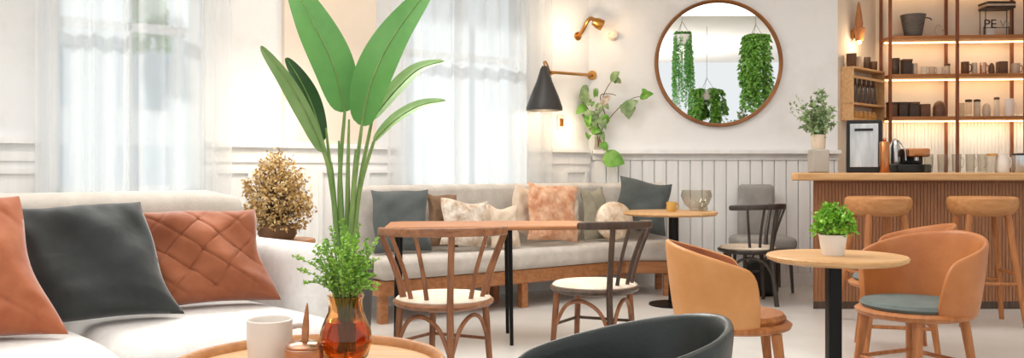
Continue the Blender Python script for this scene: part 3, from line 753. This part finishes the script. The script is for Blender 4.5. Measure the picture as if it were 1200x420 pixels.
def stool(label, loc, rz, first=None):
    t = thing('bar_stool', label, 'bar stool', loc, rz, 'bar stools')
    obj('seat', lathe(NB(), [(0, .77), (.15, .772), (.205, .79), (.232, .83), (.24, .87), (.235, .90), (.215, .912), (.15, .905), (0, .898)], n=44, sy=.8), 'oak_mid', t)
    L = []
    for sx in (-1, 1):
        for sy in (-1, 1):
            b = NB(); tube(b, [(sx * .215, sy * .185, 0), (sx * .13, sy * .10, .79)], .017, .024, n=12); obj('leg', b, 'oak_leg', t); L.append((sx, sy))
    def q(sx, sy, z): f = z / .79; return (sx * (.215 - .085 * f), sy * (.185 - .085 * f), z)
    for a, c_, z in (((-1, -1), (1, -1), .30), ((-1, 1), (1, 1), .30), ((-1, -1), (-1, 1), .37), ((1, -1), (1, 1), .37)):
        b = NB(); tube(b, [q(*a, z), q(*c_, z)], .012, n=10); obj('foot_rail', b, 'oak_leg', t)
    return t
D = 6.15
s1 = stool('oak bar stool behind the bright green potted plant', (PX(1029, D), D, 0), R(8))
dup(s1, (PX(1151, D), D, 0), R(-6), 'oak bar stool standing clear of the tables, closest to the right edge')

# on the bar top
D = 6.98
c = thing('potted_plant', 'loose leafy green plant in a grey pot at the end of the bar', 'plant', (PX(959, D), D, BZ))
obj('pot', box(NB(), (0, 0, .095), (.135, .135, .19)), 'greypot', c, bevel=.012)
obj('vase', lathe(NB(), [(0, .19), (.05, .19), (.055, .2), (.06, .31), (.055, .312), (.05, .2), (0, .2)], n=28), 'ceramic_cream', c)
bl, bs = NB(), NB(); rnd = random.Random(21)
for k in range(34):
    tip = Vector((rnd.uniform(-.19, .12), rnd.uniform(-.09, .09), rnd.uniform(.34, .60)))
    if k < 4: tip = Vector((-.24 + .02 * k, 0, .50 + .04 * k))
    if 4 <= k < 8: tip = Vector((rnd.uniform(-.03, .05), 0, rnd.uniform(.6, .68)))
    pts = smooth_path([(rnd.uniform(-.03, .03), rnd.uniform(-.03, .03), .22), Vector((0, 0, .33)).lerp(tip, .3), tip], 5); tube(bs, pts, .0022, .001, n=5)
    for q in range(3, len(pts)):
        for _ in range(4 if k >= 4 else 1): small_leaf(bl, pts[q] + rdir() * .012, rdir() + Vector((0, 0, .2)), rnd.uniform(.03, .055), rnd.uniform(.018, .03))
obj('stems', bs, 'stalk', c); tag(obj('leaves', bl, 'vine', c), kind='stuff')
D = 7.08
c = thing('drink_cooler', 'black-framed brushed steel drink dispenser on the bar', 'dispenser', (PX(1012, D), D, BZ), R(-20))
w, hgt, dd = .27, .43, .26
obj('housing', box2(NB(), (-w/2, -dd/2, 0), (w/2, dd/2, hgt)), 'blackplastic', c, smooth=False, bevel=.01)
dr = obj('door', box2(NB(), (-w/2 + .025, -dd/2 - .014, .045), (w/2 - .03, -dd/2 - .001, hgt - .03)), 'steel_soft', c, smooth=False, bevel=.004)
obj('handle', box2(NB(), (-w/2 + .06, -dd/2 - .03, hgt - .09), (w/2 - .07, -dd/2 - .0145, hgt - .07)), 'blackplastic', dr, smooth=False)
D = 6.86
c = thing('canister', 'tall copper canister beside the drink dispenser', 'canister', (PX(1036.5, D), D, BZ))
obj('body', lathe(NB(), [(0, 0), (.036, 0), (.038, .005), (.038, .24), (.034, .25), (0, .25)], n=28), 'copper', c)
obj('knob', lathe(NB(), [(0, .249), (.008, .25), (.014, .265), (.008, .28), (0, .282)], n=14), 'copper', c)
D = 7.12
c = thing('espresso_machine', 'chrome espresso machine with black base between canister and glasses', 'coffee machine', (PX(1064, D), D, BZ))
obj('base', box2(NB(), (-.15, -.14, 0), (.13, .14, .07)), 'blackplastic', c, smooth=False, bevel=.01)
obj('body', box2(NB(), (-.05, 0.0, .07), (.13, .13, .20)), 'blackplastic', c, smooth=False, bevel=.012)
obj('head', box2(NB(), (-.05, -.12, .13), (.13, 0.0, .20)), 'copper', c, smooth=False, bevel=.012)
obj('boiler', lathe(NB(), [(0, 0.072), (.04, .072), (.045, .09), (.042, .22), (.028, .26), (.012, .28), (0, .285)], (-.10, .02, 0), n=26), 'steel', c)
b = NB(); tube(b, [(-.10, .02, .27), (-.085, -.02, .26), (-.06, -.07, .20), (-.055, -.08, .10)], .007, smooth=6); obj('steam_pipe', b, 'steel', c)
b = NB(); tube(b, [(.04, -.06, .128), (.04, -.06, .10)], .02); obj('group_head', b, 'steel', c)
def glass_mug(x, label, D=6.92, r=.038, h=.15, first=None):
    t = thing('glass_mug', label, 'glass', (PX(x, D), D, BZ), R(random.uniform(-30, 30)), 'glasses on the bar')
    obj('glass_body', lathe(NB(), [(0, 0), (r * .8, 0), (r * .85, .008), (r, h), (r - .004, h), (r * .8, .014), (0, .012)], n=24), 'glass', t)
    obj('handle', handle(NB(), r * .92, h * .3, h * .78, .022, .005), 'glass', t)
    return t
g0 = glass_mug(1088, 'clear glass mug on the bar, first in the row after the espresso machine')
for k, x in enumerate((1104, 1121, 1137, 1151)):
    dup(g0, (PX(x, 6.92), 6.92, BZ), R(random.uniform(-60, 60)), 'clear glass mug on the bar, %s in the row after the espresso machine' % ORD[k + 1], 'glasses on the bar')
gj = thing('milk_jug', 'white ceramic jug standing among the glasses on the bar', 'jug', (PX(1174, 6.95), 6.95, BZ))
obj('jug_body', lathe(NB(), [(0, 0), (.045, 0), (.05, .01), (.048, .10), (.04, .14), (.044, .155), (.04, .155), (.036, .14), (.042, .02), (0, .014)], n=28), 'ceramic', gj)
obj('handle', handle(NB(), .045, .04, .12, .03, .006), 'ceramic', gj)
gl = thing('glass_jar', 'glass jar with a yellow lid on the bar beside the white jug', 'jar', (PX(1162, 6.95), 6.95, BZ))
obj('glass_body', lathe(NB(), [(0, 0), (.036, 0), (.038, .008), (.038, .13), (.034, .135), (0, .135)], n=24), 'glass', gl); obj('lid', lathe(NB(), [(0, .136), (.036, .136), (.036, .155), (0, .157)], n=24), 'ochre', gl)
gs = thing('steel_canister', 'round steel canister on the bar at the right edge', 'canister', (PX(1195, 6.95), 6.95, BZ))
obj('body', lathe(NB(), [(0, 0), (.058, 0), (.06, .005), (.06, .14), (0, .14)], n=32), 'steel', gs); obj('lid', lathe(NB(), [(0, .1405), (.062, .1405), (.06, .156), (.02, .16), (0, .16)], n=32), 'blackplastic', gs)

# ------------------------------------------------------------------ bar shelving
SR_ = math.atan2(-.16, 2.0)
SX0, SY0 = 3.77, 8.735
su = thing('wall_shelving', 'tall copper-brown shelving with three glowing shelves behind the bar', 'shelf', (SX0, SY0, 0), SR_)
SD = .28; SW = 1.86
shz = (1.635, 2.055, 2.435)
for z in shz + (2.95,): 
    obj('shelf_board', box2(NB(), (0, -SD, z - .03), (SW, 0, z)), 'shelfwood', su, smooth=False, bevel=.003)
for x in (0.0, .64, 1.28, 1.84):
    for y in (-SD, -.02):
        z0 = BZ - .1 if False else (1.0 if x in (.64,) else 1.4)
        obj('post', box2(NB(), (x - .013, y - .013, 0.0), (x + .013, y + .013, 3.2)), 'copperwood', su, smooth=False)
for z in shz + (2.95,):
    obj('light_strip', box2(NB(), (.03, -.05, z - .042), (SW - .03, -.022, z - .031)), 'led', su, smooth=False)
def sh(x, zi, dy=-.15):                  # point on a shelf for a picture column x
    d0 = SY0 + dy
    for _ in range(4):
        X = PX(x, d0); lx = (X - SX0); d0 = SY0 + dy + lx * math.tan(SR_)
    return Vector((PX(x, d0), d0, shz[zi] + .0005))
def canister(x, zi, label, m, w, h, kind='round', lid=None, name='canister', cat='canister', dy=-.15, group=None):
    p = sh(x, zi, dy); t = thing(name, label, cat, p, SR_, group)
    r = w / 2
    if kind == 'round': obj('body', lathe(NB(), [(0, 0), (r * .95, 0), (r, .006), (r, h - .01), (r * .9, h), (0, h)], n=20), m, t)
    elif kind == 'square': obj('body', box2(NB(), (-r, -r, 0), (r, r, h)), m, t, bevel=.008)
    elif kind == 'dome': obj('body', lathe(NB(), [(0, 0), (r, 0), (r, h * .55), (r * .8, h * .82), (r * .35, h * .97), (0, h)], n=20), m, t)
    elif kind == 'mug':
        obj('body', lathe(NB(), [(0, 0), (r * .9, 0), (r, .008), (r, h), (r * .88, h), (r * .85, .014), (0, .012)], n=20), m, t); obj('handle', handle(NB(), r * .95, h * .25, h * .8, r * .7, .006), m, t)
    elif kind == 'glass': obj('body', lathe(NB(), [(0, 0), (r * .85, 0), (r, .01), (r, h), (r - .004, h), (r * .85, .014), (0, .012)], n=20), 'glass', t)
    if lid: obj('lid', lathe(NB(), [(0, h), (r * 1.04, h), (r * 1.04, h + .022), (0, h + .028)], n=20) if kind != 'square' else box2(NB(), (-r * 1.03, -r * 1.03, h), (r * 1.03, r * 1.03, h + .02)), lid, t)
    return t
# top shelf
p = sh(1070, 2); t = thing('bucket', 'dark grey tapered bucket on the top bar shelf', 'bucket', p, SR_)
obj('bucket_body', lathe(NB(), [(0, 0), (.075, 0), (.08, .006), (.118, .215), (.122, .225), (.112, .225), (.074, .02), (0, .016)], n=32), 'stone_tin', t)
b = NB(); tube(b, [(.112, 0, .20), (.16, -.01, .19), (.17, -.02, .17)], .006, smooth=5); obj('handle', b, 'blackmetal', t)
p = sh(1100, 2); t = thing('scroll_ornament', 'small curled wire ornament beside the grey bucket', 'ornament', p, SR_)
b = NB(); tube(b, [(.03, 0, .10), (0, 0, .125), (-.03, 0, .09), (-.025, 0, .03), (.01, 0, .004), (.045, 0, .02), (.05, 0, .06), (.03, 0, .075)], .007, smooth=6); obj('wire', b, 'tin_light', t)
p = sh(1159, 2, -.09); t = thing('jar', 'white jar on the top bar shelf behind the wire letters', 'jar', p, SR_)
obj('jar_body', lathe(NB(), [(0, 0), (.045, 0), (.05, .01), (.05, .075), (.03, .10), (.03, .14), (.026, .14), (.02, .1), (0, .09)], n=24), 'ceramic', t)
p = sh(1164, 2, -.21); t = thing('letter_sign', 'wire letter sign reading PE on the top bar shelf', 'sign', p, SR_)
text_part('PE', .125, 'ink', t, (-.03, 0, .075)); text_part('Va', .10, 'ink_grey', t, (.115, 0, .085))
b = NB(); box2(b, (-.092, -.004, 0), (-.082, .004, .09)); box2(b, (-.12, -.02, 0), (.16, .02, .006)); box2(b, (.145, -.004, 0), (.152, .004, .09)); obj('stand', b, 'ink', t, smooth=False)
b = NB(); box2(b, (-.092, -.003, .076), (.152, .003, .082)); obj('bar', b, 'ink', t, smooth=False)
for k in range(3):
    t = obj('tray', box2(NB(), (-.14, -.09, 0), (.14, .09, .022)), ('tin_dark', 'tin_light', 'tin_dark')[k], smooth=False, bevel=.004)
    t.location = sh(1168, 2, -.11) + Vector((0, 0, .275 + .0235 * k)); t.rotation_euler = (0, 0, SR_ + .05 * k)
    tag(t, ('dark flat tray, lowest of the three above the white jar', 'pale flat tray in the middle of the three above the white jar', 'dark flat tray on top of the three above the white jar')[k], 'tray', 'flat trays over the letter sign')
# a wire stand that carries the trays
p = sh(1168, 2, -.11); t = thing('wire_stand', 'thin wire stand holding flat trays over the white jar', 'stand', p, SR_)
for sx in (-.13, .13): 
    for sy in (-.05, .07): b = NB(); tube(b, [(sx, sy, 0), (sx, sy, .2745)], .004, n=6); obj('leg', b, 'blackmetal', t)
# middle shelf
mid = [(1049, 'tin_dark', .085, .15, 'round', 'tin_dark', 'wide dark lidded tin'), (1062, 'tin_dark', .09, .14, 'square', 'tin_brown', 'dark square tin'), (1072, 'tin_light', .05, .12, 'round', None, 'slim pale tin'),
       (1083, 'ceramic_cream', .06, .085, 'mug', None, 'pale mug'), (1092, 'tin_light', .06, .085, 'mug', None, 'brownish mug'), (1101, 'ceramic_cream', .06, .08, 'mug', None, 'cream mug'), (1110, 'tin_light', .055, .09, 'round', 'tin_brown', 'pale lidded tin')]
for k, (x, m, w, h, kd, lid, nm) in enumerate(mid):
    canister(x, 1, '%s, %s from the left in the middle bar shelf, left bay' % (nm, ORD[k]), m, w, h, kd, lid, 'mug' if kd == 'mug' else 'tin', 'mug' if kd == 'mug' else 'tin', group='vessels on the middle bar shelf')
mid2 = [(1131, 'tin_brown', .075, .13, 'mug', None, 'dark brown mug'), (1142, 'tin_light', .05, .12, 'round', None, 'slim pale tin'), (1152, 'rosemetal', .06, .12, 'mug', None, 'rose metal mug'), (1162, 'tin_brown', .055, .12, 'dome', None, 'brown domed jar'), (1174, 'tin_brown', .085, .13, 'square', None, 'square tin'), (1190, 'tin_light', .08, .11, 'mug', None, 'pale wide mug')]
for k, (x, m, w, h, kd, lid, nm) in enumerate(mid2):
    canister(x, 1, '%s, %s from the left in the middle bar shelf, right bay' % (nm, ORD[k]), m, w, h, kd, lid, 'mug' if kd == 'mug' else 'tin', 'mug' if kd == 'mug' else 'tin', group='vessels on the middle bar shelf')
low = [(1045, 'tin_brown', .085, .13, 'square', 'tin_dark'), (1057, 'tin_dark', .085, .13, 'square', 'tin_dark'), (1070, 'tin_dark', .095, .13, 'square', 'tin_brown'), (1083, 'tin_brown', .095, .13, 'square', None), (1101, 'tin_brown', .125, .165, 'dome', None)]
for k, (x, m, w, h, kd, lid) in enumerate(low):
    canister(x, 0, '%s, %s from the left in the left bay of the lowest bar shelf' % ('brown domed jar' if kd == 'dome' else 'brown square jar', ORD[k]), m, w, h, kd, lid, 'jar', 'jar', group='brown jars on the lowest bar shelf')
low2 = [(1127, 'glass', .055, .14, 'glass', None, 'tall clear glass'), (1135, 'glass', .06, .15, 'round', 'tin_dark', 'jar with a dark lid'), (1145, 'tin_light', .06, .15, 'round', 'tin_dark', 'dark-lidded pale jar'), (1156, 'tin_light', .075, .14, 'dome', None, 'pale domed jar'), (1168, 'ceramic_cream', .05, .17, 'round', 'tin_brown', 'slim cream jar'), (1182, 'ceramic', .085, .18, 'mug', None, 'tall white jug')]
for k, (x, m, w, h, kd, lid, nm) in enumerate(low2):
    canister(x, 0, '%s, %s from the left in the lowest bar shelf, right bay' % (nm, ORD[k]), m, w, h, kd, lid, 'jug' if nm.endswith('jug') else 'jar', 'jug' if nm.endswith('jug') else 'jar', group='vessels in the right bay of the lowest bar shelf')

# ------------------------------------------------------------------ small shelves and sconce on the splayed cheek
CA = math.atan2(SQ[1] - SP[1], SQ[0] - SP[0]); CL = math.hypot(SQ[0] - SP[0], SQ[1] - SP[1])
ck = thing('corner_shelf', 'small pale shelf unit with bottles on the wall left of the bar shelving', 'shelf', (SP[0], SP[1], 0), CA)
for z in (2.10, 1.755, 1.605): obj('shelf_board', box2(NB(), (.06, -.13, z - .022), (CL - .08, -.001, z)), 'oak', ck, smooth=False, bevel=.003)
obj('rail', box2(NB(), (.06, -.135, 1.985), (CL - .08, -.125, 2.01)), 'oak', ck, smooth=False)
for x in (.065, CL - .085): obj('end_panel', box2(NB(), (x - .005, -.128, 1.605), (x + .005, -.001, 2.078)), 'oak', ck, smooth=False)
def ckp(lx, ly, z): return Vector((SP[0], SP[1], z)) + Matrix.Rotation(CA, 3, 'Z') @ Vector((lx, ly, 0))
for k in range(4):
    t = thing('cup', '%s brown cup from the left on top of the small pale shelf unit' % ORD[k], 'cup', ckp(.14 + .155 * k, -.07, 2.1005), CA, 'cups on the small pale shelf unit')
    h = (.13, .11, .12, .09)[k]; obj('cup_body', lathe(NB(), [(0, 0), (.038, 0), (.045, .01), (.048, h), (.042, h), (.038, .014), (0, .012)], n=20), ('tin_brown', 'tin_light', 'tin_dark', 'tin_brown')[k], t)
    obj('handle', handle(NB(), .044, h * .25, h * .8, .028, .006), ('tin_brown', 'tin_light', 'tin_dark', 'tin_brown')[k], t)
bt0 = None
for k in range(6):
    lab = '%s dark bottle from the left in the small pale shelf unit' % ORD[k]; loc = ckp(.12 + .103 * k, -.065, 1.7555)
    if bt0 is None:
        bt0 = thing('bottle', lab, 'bottle', loc, CA, 'dark bottles in the small pale shelf unit')
        obj('glass_body', lathe(NB(), [(0, 0), (.034, 0), (.036, .006), (.036, .15), (.02, .19), (.014, .21), (.014, .245), (0, .245)], n=18), 'bottle_dark', bt0)
        obj('cap', lathe(NB(), [(0, .2455), (.016, .2455), (.016, .265), (0, .266)], n=14), 'brass', bt0)
    else: dup(bt0, loc, CA, lab)
j0 = None
for k in range(6):
    lab = '%s ochre jar from the left along the bottom of the small pale shelf unit' % ORD[k]; loc = ckp(.13 + .10 * k, -.065, 1.6055)
    if j0 is None: 
        j0 = thing('jar', lab, 'jar', loc, CA, 'ochre jars in the small pale shelf unit')
        obj('jar_body', lathe(NB(), [(0, 0), (.028, 0), (.033, .01), (.034, .05), (.026, .064), (0, .064)], n=18), 'ochre', j0); obj('lid', lathe(NB(), [(0, .0645), (.026, .0645), (.024, .08), (0, .082)], n=14), 'oak', j0)
    else: dup(j0, loc, CA, lab)
sc = thing('wall_sconce', 'pointed brown wooden wall sconce glowing above the small pale shelf unit', 'wall lamp', ckp(.30, 0, PZ(40, 8.38)), CA)
obj('cup', lathe(NB(), [(0, -.07), (.035, -.07), (.055, .05), (.05, .055), (0, .05)], (0, -.075, 0), n=24), 'oak_leg', sc)
obj('spike', lathe(NB(), [(.0, .05), (.03, .05), (.04, .09), (.028, .19), (.012, .29), (0, .32)], (-.01, -.075, 0), n=20), 'oak_leg', sc)
obj('back_plate', box2(NB(), (-.02, -.03, -.04), (.02, 0, .04)), 'brass', sc, smooth=False)
obj('bulb', lathe(NB(), [(0, -.105), (.018, -.095), (.02, -.08), (.012, -.071), (0, -.071)], (0, -.075, 0), n=14), 'bulb', sc)

# ------------------------------------------------------------------ mirror
mx, mz = PX(843, 8.15), PZ(73.5, 8.15)
mi = thing('round_mirror', 'large round mirror with thin bronze frame on the far wall', 'mirror', (mx, CY, mz))
rot = Matrix.Rotation(PI / 2, 4, 'X')
obj('frame', lathe(NB(), [(.578, .0), (.612, .0), (.614, .02), (.608, .05), (.598, .052), (.584, .045), (.578, .03), (.578, .0)], n=120, mtx=rot), 'bronze_frame', mi)
obj('mirror_glass', lathe(NB(), [(0, .012), (.582, .012), (.582, .022), (0, .022)], n=120, mtx=rot), 'mirror', mi)

# ------------------------------------------------------------------ wall lamp, spot, switch
D = 7.48
lx, lz = PX(638, D), PZ(105, D)
wlmp = thing('swing_arm_sconce', 'black cone-shaded wall lamp on a brass arm beside the second window', 'wall lamp', (lx, D, lz))
obj('lamp_shade', lathe(NB(), [(.022, .205), (.036, .18), (.07, .07), (.125, -.06), (.158, -.155), (.160, -.185), (.155, -.185), (.152, -.155), (.119, -.058), (.064, .07), (.03, .175), (.018, .20), (.022, .205)], n=48), 'shade_black', wlmp)
obj('bulb', lathe(NB(), [(0, -.15), (.03, -.13), (.036, -.10), (.02, -.06), (0, -.05)], n=20), 'bulb', wlmp)
b = NB(); tube(b, [(0, 0, -.055), (0, 0, .20), (-.005, 0, .235), (.015, 0, .24), (.05, .02, .155)], .008, smooth=4); obj('stem', b, 'brass', wlmp)
ax, az = PX(694, 8.17) - lx, PZ(88, 8.17) - lz
b = NB(); tube(b, [(.05, .02, .155), (ax, CY - D - .01, az)], .014, .016); tube(b, [(.05, .02, .135), (.09, .04, .150)], .01); obj('arm', b, 'brass', wlmp)
b = NB(); lathe(b, [(0, 0), (.045, 0), (.045, .012), (0, .015)], n=24, mtx=Matrix.Translation((ax, CY - D, az)) @ rot); obj('wall_plate', b, 'brass', wlmp)
pW = wpt(px_s(683, .02), 0); zW = PZ(30, 8.1)
spt_ = thing('brass_spotlight', 'small brass wall spotlight near the ceiling in the corner', 'wall lamp', (pW.x, pW.y, zW), WA)
b = NB(); tube(b, [(-.05, 0, -.10), (-.055, -.08, -.06), (-.05, -.14, .02), (-.02, -.16, .05), (.03, -.17, .03)], .018, .018, smooth=5, n=12); obj('arm', b, 'brass', spt_)
b = NB(); lathe(b, [(0, -.05), (.035, -.045), (.05, .0), (.052, .05), (.046, .05), (.042, 0), (0, -.02)], n=24, mtx=Matrix.Translation((.05, -.175, .01)) @ Matrix.Rotation(R(115), 4, 'Y') @ Matrix.Rotation(R(25), 4, 'X')); obj('head', b, 'brass', spt_)
b = NB(); lathe(b, [(0, 0), (.04, 0), (.04, .012), (0, .014)], n=20, mtx=Matrix.Translation((-.05, 0, -.10)) @ rot); obj('wall_plate', b, 'brass', spt_)
b = NB(); lathe(b, [(0, -.02), (.03, -.01), (.036, .03), (0, .036)], n=16, mtx=Matrix.Translation((.05, -.175, .01)) @ Matrix.Rotation(R(115), 4, 'Y') @ Matrix.Rotation(R(25), 4, 'X')); obj('bulb', b, 'bulb', spt_)
p = wpt(px_s(657, 0), 0, PZ(144, 8.0))
sw = thing('light_switch', 'small pale switch plate on the wall below the black lamp', 'switch', p, WA)
obj('plate', box2(NB(), (-.045, -.012, -.07), (.045, 0, .07)), 'beigepaint', sw, smooth=False, bevel=.004); obj('rocker', box2(NB(), (-.02, -.02, -.035), (.02, -.0125, .035)), 'brass', sw, smooth=False)
p = Vector((PX(718, CY), CY, PZ(42, CY)))
kb = thing('brass_spotlight', 'faint pale wall knob lamp left of the round mirror', 'wall lamp', p, 0)
obj('knob', lathe(NB(), [(0, 0), (.05, 0), (.05, .02), (.03, .05), (.035, .08), (0, .09)], n=24, mtx=rot), 'plaster_warm', kb)

# ------------------------------------------------------------------ trailing vine on the rail
D = CY - .065
vn = thing('vine_plant', 'straggly green vine in a glass vase on the wall ledge under the lamp', 'plant', (PX(701, D), D, 1.295))
obj('vase', lathe(NB(), [(0, 0), (.035, 0), (.04, .01), (.033, .07), (.036, .13), (.032, .13), (.029, .07), (.035, .014), (0, .012)], n=24), 'glass', vn)
def vp(x, y, dy=0.0): return Vector((PX(x, D + dy) - PX(701, D), dy, PZ(y, D + dy) - 1.295))
b = NB()
for path in ([(701, 172), (704, 155), (712, 142), (724, 128), (740, 116), (756, 112)], [(701, 172), (699, 150), (693, 135), (686, 122), (684, 108), (686, 100)], [(700, 160), (702, 130), (708, 110), (716, 96), (724, 88)], [(701, 172), (703, 164), (708, 178), (713, 186)], [(712, 142), (706, 125), (704, 112), (714, 110), (722, 112)]):
    tube(b, [vp(x, y, -.03 - .03 * (i % 2)) for i, (x, y) in enumerate(path)], .006, .003, n=6, smooth=5)
obj('stems', b, 'twig', vn)
lv = [((733, 122), (737, 140), 24, 'vine'), ((728, 132), (748, 118), 16, 'vine'), ((750, 116), (766, 110), 12, 'vine_bright'), ((758, 116), (752, 104), 9, 'vine_bright'), ((686, 122), (683, 104), 15, 'vine'), ((690, 104), (680, 112), 13, 'vine'), ((688, 125), (675, 134), 13, 'vine_bright'), ((694, 130), (697, 145), 15, 'vine'), ((700, 138), (710, 152), 15, 'vine'), ((695, 140), (684, 132), 13, 'vine'), ((703, 150), (694, 158), 13, 'vine_bright'), ((716, 96), (726, 84), 13, 'vine'), ((718, 94), (728, 98), 10, 'vine'), ((704, 124), (716, 112), 10, 'pattern_cloth'), ((704, 168), (712, 178), 11, 'vine_bright'), ((706, 186), (732, 192), 26, 'vine_bright'), ((712, 145), (705, 135), 11, 'vine_bright'), ((690, 150), (700, 160), 10, 'vine')]
for k in range(20):
    x0 = random.uniform(682, 706); y0 = random.uniform(104, 160); lv.append(((x0, y0), (x0 + random.uniform(-9, 9), y0 + random.uniform(3, 14)), random.uniform(7, 12), random.choice(('vine', 'vine', 'vine_bright'))))
for (x0, y0), (x1, y1), w, m in lv:
    b = NB(); dy = random.uniform(-.09, -.05)
    p0, p1 = vp(x0, y0, dy), vp(x1, y1, dy - .03); midp = p0.lerp(p1, .5) + Vector((0, -.02, .015))
    leaf(b, [p0, midp, p1], w * .0070, (random.uniform(-.5, .5), -1, random.uniform(-.3, .7)), .35, lambda f: max(.02, math.sin(PI * min(1, f ** .75)) ** 1.15), 0.15, 12); obj('leaf', b, m, vn)

# ------------------------------------------------------------------ hanging plants (seen in the mirror and outside the window)
def hanging(label, loc, r, drop, nst, ls, m, seed, cz, spread=1.0, potr=.13):
    t = thing('hanging_plant', label, 'plant', loc); rnd = random.Random(seed)
    obj('pot', lathe(NB(), [(0, 0), (potr * .7, 0), (potr, .14), (potr * .92, .14), (potr * .8, .10), (0, .10)], n=24), 'whitepot', t)
    b = NB()
    for k in range(3): a = 2 * PI * k / 3; tube(b, [(potr * .95 * math.cos(a), potr * .95 * math.sin(a), .14), (0, 0, .34)], .003, n=5)
    tube(b, [(0, 0, .34), (0, 0, cz - loc[2])], .003, n=5); obj('cord', b, 'twig', t)
    bs, bl = NB(), NB()
    for k in range(nst):
        a = rnd.uniform(0, 2 * PI); q = r * rnd.uniform(.5, 1) * spread; L = drop * rnd.uniform(.45, 1.0)
        pts = smooth_path([(potr * .5 * math.cos(a), potr * .5 * math.sin(a), .12), (q * .8 * math.cos(a), q * .8 * math.sin(a), .16), (q * math.cos(a), q * math.sin(a), -L * .45), (q * math.cos(a) + rnd.uniform(-.03, .03), q * math.sin(a), -L)], 7)
        tube(bs, pts, .002, .001, n=4)
        for i in range(2, len(pts)):
            for _ in range(5): small_leaf(bl, pts[i-1].lerp(pts[i], rnd.random()), Vector((rnd.uniform(-1, 1), rnd.uniform(-1, 1), -.6)), ls * rnd.uniform(.7, 1.2), ls * .6)
    obj('stems', bs, 'stalk', t); tag(obj('leaves', bl, m, t), kind='stuff'); return t
hanging('curtain of fine trailing greenery mirrored at the left of the round mirror', (2.46, 4.0, 2.92), .16, 1.0, 60, .035, 'trail', 2, CH, 1.0)
hanging('bushy trailing plant mirrored at the right of the round mirror', (3.50, 4.1, 2.86), .22, .95, 60, .065, 'vine_bright', 5, CH, 1.1)
hanging('lower leafy hanging plant mirrored below the bushy one in the round mirror', (2.98, 3.3, 2.18), .24, .42, 22, .085, 'vine_bright', 9, CH, 1.1)
pw = wpt(px_s(172, -.5), -.5, 2.38)
hanging('hanging green plant outside the window, dim through the sheer curtain', (pw.x, pw.y, 2.36), .14, .38, 34, .05, 'trail', 12, 3.25, 1.0)

# ------------------------------------------------------------------ lights
def light(name, typ, loc, energy, col=(1, 1, 1), size=.1, rot=(0, 0, 0), sy=None, spot=None):
    l = bpy.data.lights.new(name, typ); l.energy = energy; l.color = col
    if typ == 'AREA':
        l.size = size
        if sy: l.shape = 'RECTANGLE'; l.size_y = sy
    elif typ == 'SUN': l.angle = size
    else: l.shadow_soft_size = size
    if spot: l.spot_size = spot; l.spot_blend = .6
    o = bpy.data.objects.new(name, l); C.objects.link(o); o.location = loc; o.rotation_euler = rot; return o
warm = (1.0, .78, .52)
light('ceiling_light_bar', 'AREA', (3.2, 5.6, 3.25), 32, (1, .96, .92), 2.6, (0, 0, 0), 2.2)  # added soft fill above the bar side, stands for no ceiling fitting
light('ceiling_light_mid', 'AREA', (-.2, 4.6, 3.25), 35, (1, .98, .96), 2.8, (0, 0, 0), 2.4)  # added soft fill over the middle of the room, no fitting there
light('uplight', 'AREA', (2.6, 1.2, 2.3), 60, (1, .97, .93), 2.0, (PI, 0, 0), 2.0)  # added helper aimed up, brightens the ceiling the mirror reflects
light('uplight', 'AREA', (-1.5, 1.6, 2.3), 60, (.97, .98, 1), 2.0, (PI, 0, 0), 2.0)  # second added helper, bounces soft light off the ceiling
p = wpt(3.2, 1.3, 3.2); light('window_key', 'AREA', p, 130, (1, .98, .95), 3.6, Euler((R(-42), 0, WA)), .8)  # added area lamp inside the room, gives directional light from the window side
light('lamp_glow', 'POINT', (lx, 7.48, lz - .17), 5, warm, .04)
p = wpt(px_s(683, .3), .3); light('spot_glow', 'POINT', (p.x, p.y, zW - .1), 5, warm, .04)
p = wpt(px_s(668, .12), .16); light('ledge_glow', 'POINT', (p.x, p.y, 1.5), 2.2, warm, .03)
p = ckp(.30, -.16, PZ(55, 8.38)); light('sconce_glow', 'POINT', p, 3, warm, .03)
p = wpt(px_s(385, .3), .35); light('pilaster_glow', 'POINT', (p.x, p.y, 2.85), 4, warm, .05)
p = wpt(px_s(335, .3), .3); light('panel_glow', 'POINT', (p.x, p.y, 1.45), 5, warm, .05)
for z, e in ((1.58, 4), (2.0, 2.2), (2.38, 2.2)):
    q = Matrix.Rotation(SR_, 3, 'Z') @ Vector((SW / 2, -.12, 0)); light('shelf_glow', 'AREA', (SX0 + q.x, SY0 + q.y, z), e, (1, .79, .52), 1.7, (0, 0, SR_), .08)
light('sun', 'SUN', (-5, 10, 8), 4.0, (1, .96, .91), R(4), Euler((R(55), 0, R(-145))).copy())

w = bpy.data.worlds.new('world'); SC.world = w; w.use_nodes = True
bgn = w.node_tree.nodes['Background']; bgn.inputs[0].default_value = (.965, .985, 1.0, 1); bgn.inputs[1].default_value = 0.95

# ------------------------------------------------------------------ camera
cam = bpy.data.cameras.new('camera'); cam.sensor_width = 36; cam.sensor_fit = 'HORIZONTAL'; cam.lens = 36 * F / 1200
cam.shift_y = -10 / 1200; cam.clip_end = 200
co = bpy.data.objects.new('camera', cam); C.objects.link(co); co.location = (0, 0, H); co.rotation_euler = (R(90), 0, 0); SC.camera = co
SC.view_settings.view_transform = 'Standard'; SC.view_settings.look = 'None'; SC.view_settings.exposure = 0.0
SC.cycles.use_denoising = True
SC.cycles.max_bounces = 10; SC.cycles.transparent_max_bounces = 16; SC.cycles.sample_clamp_indirect = 6
bpy.data.objects.remove(WF)
